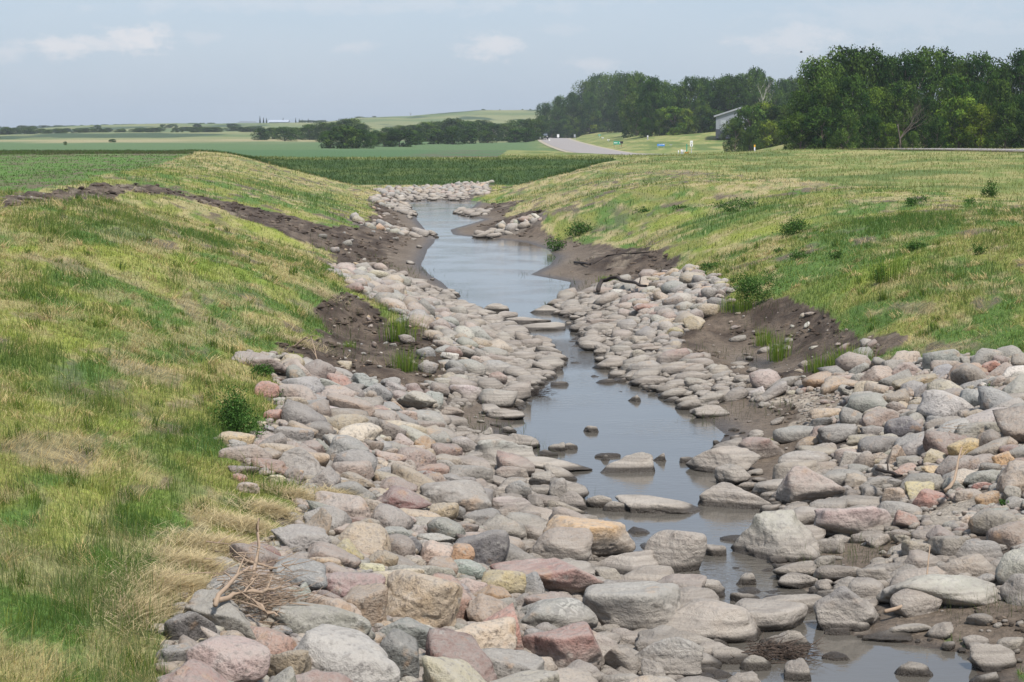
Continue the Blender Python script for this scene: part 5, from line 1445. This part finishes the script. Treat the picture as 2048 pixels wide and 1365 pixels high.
for s in (-1, 1):
    part('headlight', [(s * .62 - .13, s * .62 + .13, -2.14, -2.08, .78, 1.0)], m_lamp, e)
    for yy_ in (-1.35, 1.35):
        V, F = tube([(s * .95, yy_, .4), (s * .70, yy_, .4)], [.40, .40], 18); V = np.array(V)
        me = bpy.data.meshes.new('wheel'); bm = bmesh.new()
        r = bmesh.ops.create_cone(bm, cap_ends=True, segments=20, radius1=.4, radius2=.4, depth=.26)
        bmesh.ops.rotate(bm, verts=bm.verts, matrix=Matrix.Rotation(math.pi / 2, 3, 'Y')); bmesh.ops.translate(bm, verts=bm.verts, vec=(s * .82, yy_, .4)); bm.to_mesh(me); bm.free()
        add('wheel', me, m_tyre, parent=e)
# metal shed
m_siding, nt = new_mat('ribbed_metal_siding')
pos = nt.n('ShaderNodeTexCoord').outputs['Object']
wv = nt.n('ShaderNodeTexWave', _wave_type='BANDS', _bands_direction='X', Vector=pos, Scale=2.2)
finish(nt, nt.mix(wv.outputs['Fac'], (.20, .215, .25, 1), (.27, .285, .32, 1)), .5)
m_base = flat_mat('dark_wainscot', (.05, .055, .07), .6); m_roof = plain_mat('metal_roof', (.30, .31, .34), .5)
def prism(prof, y0, y1):
    n = len(prof); V = [(x, y0, z) for x, z in prof] + [(x, y1, z) for x, z in prof]
    bm = bmesh.new(); vs = [bm.verts.new(v) for v in V]
    bm.faces.new(vs[:n][::-1]); bm.faces.new(vs[n:])
    for i in range(n): bm.faces.new((vs[i], vs[(i + 1) % n], vs[n + (i + 1) % n], vs[n + i]))
    bmesh.ops.recalc_face_normals(bm, faces=bm.faces); me = bpy.data.meshes.new('p'); bm.to_mesh(me); bm.free(); return me
Ys = 395; s = Ys / FPX; Xs = (1429.5 - 1024) * s; zs = CAMZ + (258 - 262) * s
e = empty('metal_shed', (Xs, Ys, zs), 'pale grey metal shed with dark base half hidden by trees', 'building', rz=-.10)
W = 100 * s; hw_, hr_ = 29 * s, 44 * s
add('wall', prism([(0, 3 * s), (W, 3 * s), (W, hw_), (W / 2, hr_), (0, hw_)], 0, 14), m_siding, parent=e)
add('base_wall', prism([(-.02, -1.5), (W + .02, -1.5), (W + .02, 3.2 * s), (-.02, 3.2 * s)], -.03, 14.02), m_base, parent=e)
add('roof', prism([(-.45, hw_ - .22), (W / 2, hr_ + .02), (W + .45, hw_ - .22), (W + .45, hw_ + .08), (W / 2, hr_ + .34), (-.45, hw_ + .08)], -.4, 14.4), m_roof, parent=e)
part('door', [(.9, 1.9, -.06, -.01, .0, 2.1)], M_['grey'], e); part('window', [(2.9, 3.9, -.06, -.01, 1.2, 2.1)], m_glass, e)
def farm(x0, x1, yt, ye, yb, Y, label, wallm, roofm, name):
    s = Y / FPX; X0 = (x0 - 1024) * s; W = (x1 - x0) * s; zb = CAMZ + (258 - yb) * s - 2
    e = empty(name, (X0, Y, zb), label, 'building'); h1 = 2 + (yb - ye) * s; h2 = 2 + (yb - yt) * s
    add('wall', mesh_k('wall', *box(0, W, 0, 14, 0, h1), smooth=False), wallm, parent=e)
    V = np.array([(-.8, -.8, h1 + .05), (W + .8, -.8, h1 + .05), (W + .8, 14.8, h1 + .05), (-.8, 14.8, h1 + .05), (-.8 if 'barn' in name else W * .12, 7, h2), (W + .8 if 'barn' in name else W * .88, 7, h2)])
    me = bpy.data.meshes.new('roof'); me.from_pydata([tuple(v) for v in V], [], [(0, 1, 5, 4), (1, 2, 5), (2, 3, 4, 5), (3, 0, 4), (3, 2, 1, 0)]); me.update(); add('roof', me, roofm, parent=e)
    if 'house' in name:
        for k in range(3): part('window', [(W * (.2 + .25 * k), W * (.2 + .25 * k) + 1.6, -.08, -.01, h1 - 2.0, h1 - .8)], m_glass, e)
    else: part('door', [(W * .4, W * .6, -.08, -.01, 2, h1 - .6)], m_roof, e)
farm(541, 577, 240.5, 245, 251, 1450, 'long pale grey farm shed on the far left skyline', flat_mat('pale_siding', (.5, .52, .55)), plain_mat('grey_roof', (.34, .37, .43), .6), 'farm_barn')
farm(476, 516, 243, 248, 252, 1450, 'low farmhouse with a dark hipped roof on the skyline', flat_mat('beige_wall', (.45, .43, .42)), plain_mat('dark_roof', (.16, .18, .2), .8), 'farm_house')
# a small bird in the air
bm = bmesh.new(); r = bmesh.ops.create_icosphere(bm, subdivisions=2, radius=.06)
for v in bm.verts: v.co.x *= 2.4
me = bpy.data.meshes.new('bird'); vs = [bm.verts.new(c) for c in ((-.08, .0, .02), (.06, .0, .02), (.02, -.28, .10), (-.04, -.30, .10), (.02, .28, .12), (-.04, .30, .12))]
bm.faces.new((vs[0], vs[1], vs[2], vs[3])); bm.faces.new((vs[1], vs[0], vs[5], vs[4])); bm.to_mesh(me); bm.free()
add('bird', me, M_['black'], loc=((1597 - 1024) / FPX * 190, 190, CAMZ + (258 - 107) / FPX * 190), label='tiny dark bird flying in the sky left of the grove', cat='bird')

# ------------------------------------------------------------------ haze: one closed box of even thin air round the whole place
HAZE = True
if HAZE:
    hz = bpy.data.meshes.new('haze'); V, F = box(-2700, 2700, -60, 2600, -12, 36)
    o = add('haze', mesh_k('haze', V, F, smooth=False), None, kind='stuff', label='thin pale summer haze', cat='haze')
    mh = bpy.data.materials.new('haze_air'); mh.use_nodes = True; t = mh.node_tree; t.nodes.clear()
    pv = t.nodes.new('ShaderNodeVolumePrincipled'); pv.inputs['Density'].default_value = .00018; pv.inputs['Color'].default_value = (.86, .93, 1, 1); pv.inputs['Anisotropy'].default_value = .2
    t.links.new(pv.outputs[0], t.nodes.new('ShaderNodeOutputMaterial').inputs['Volume']); o.data.materials.append(mh)
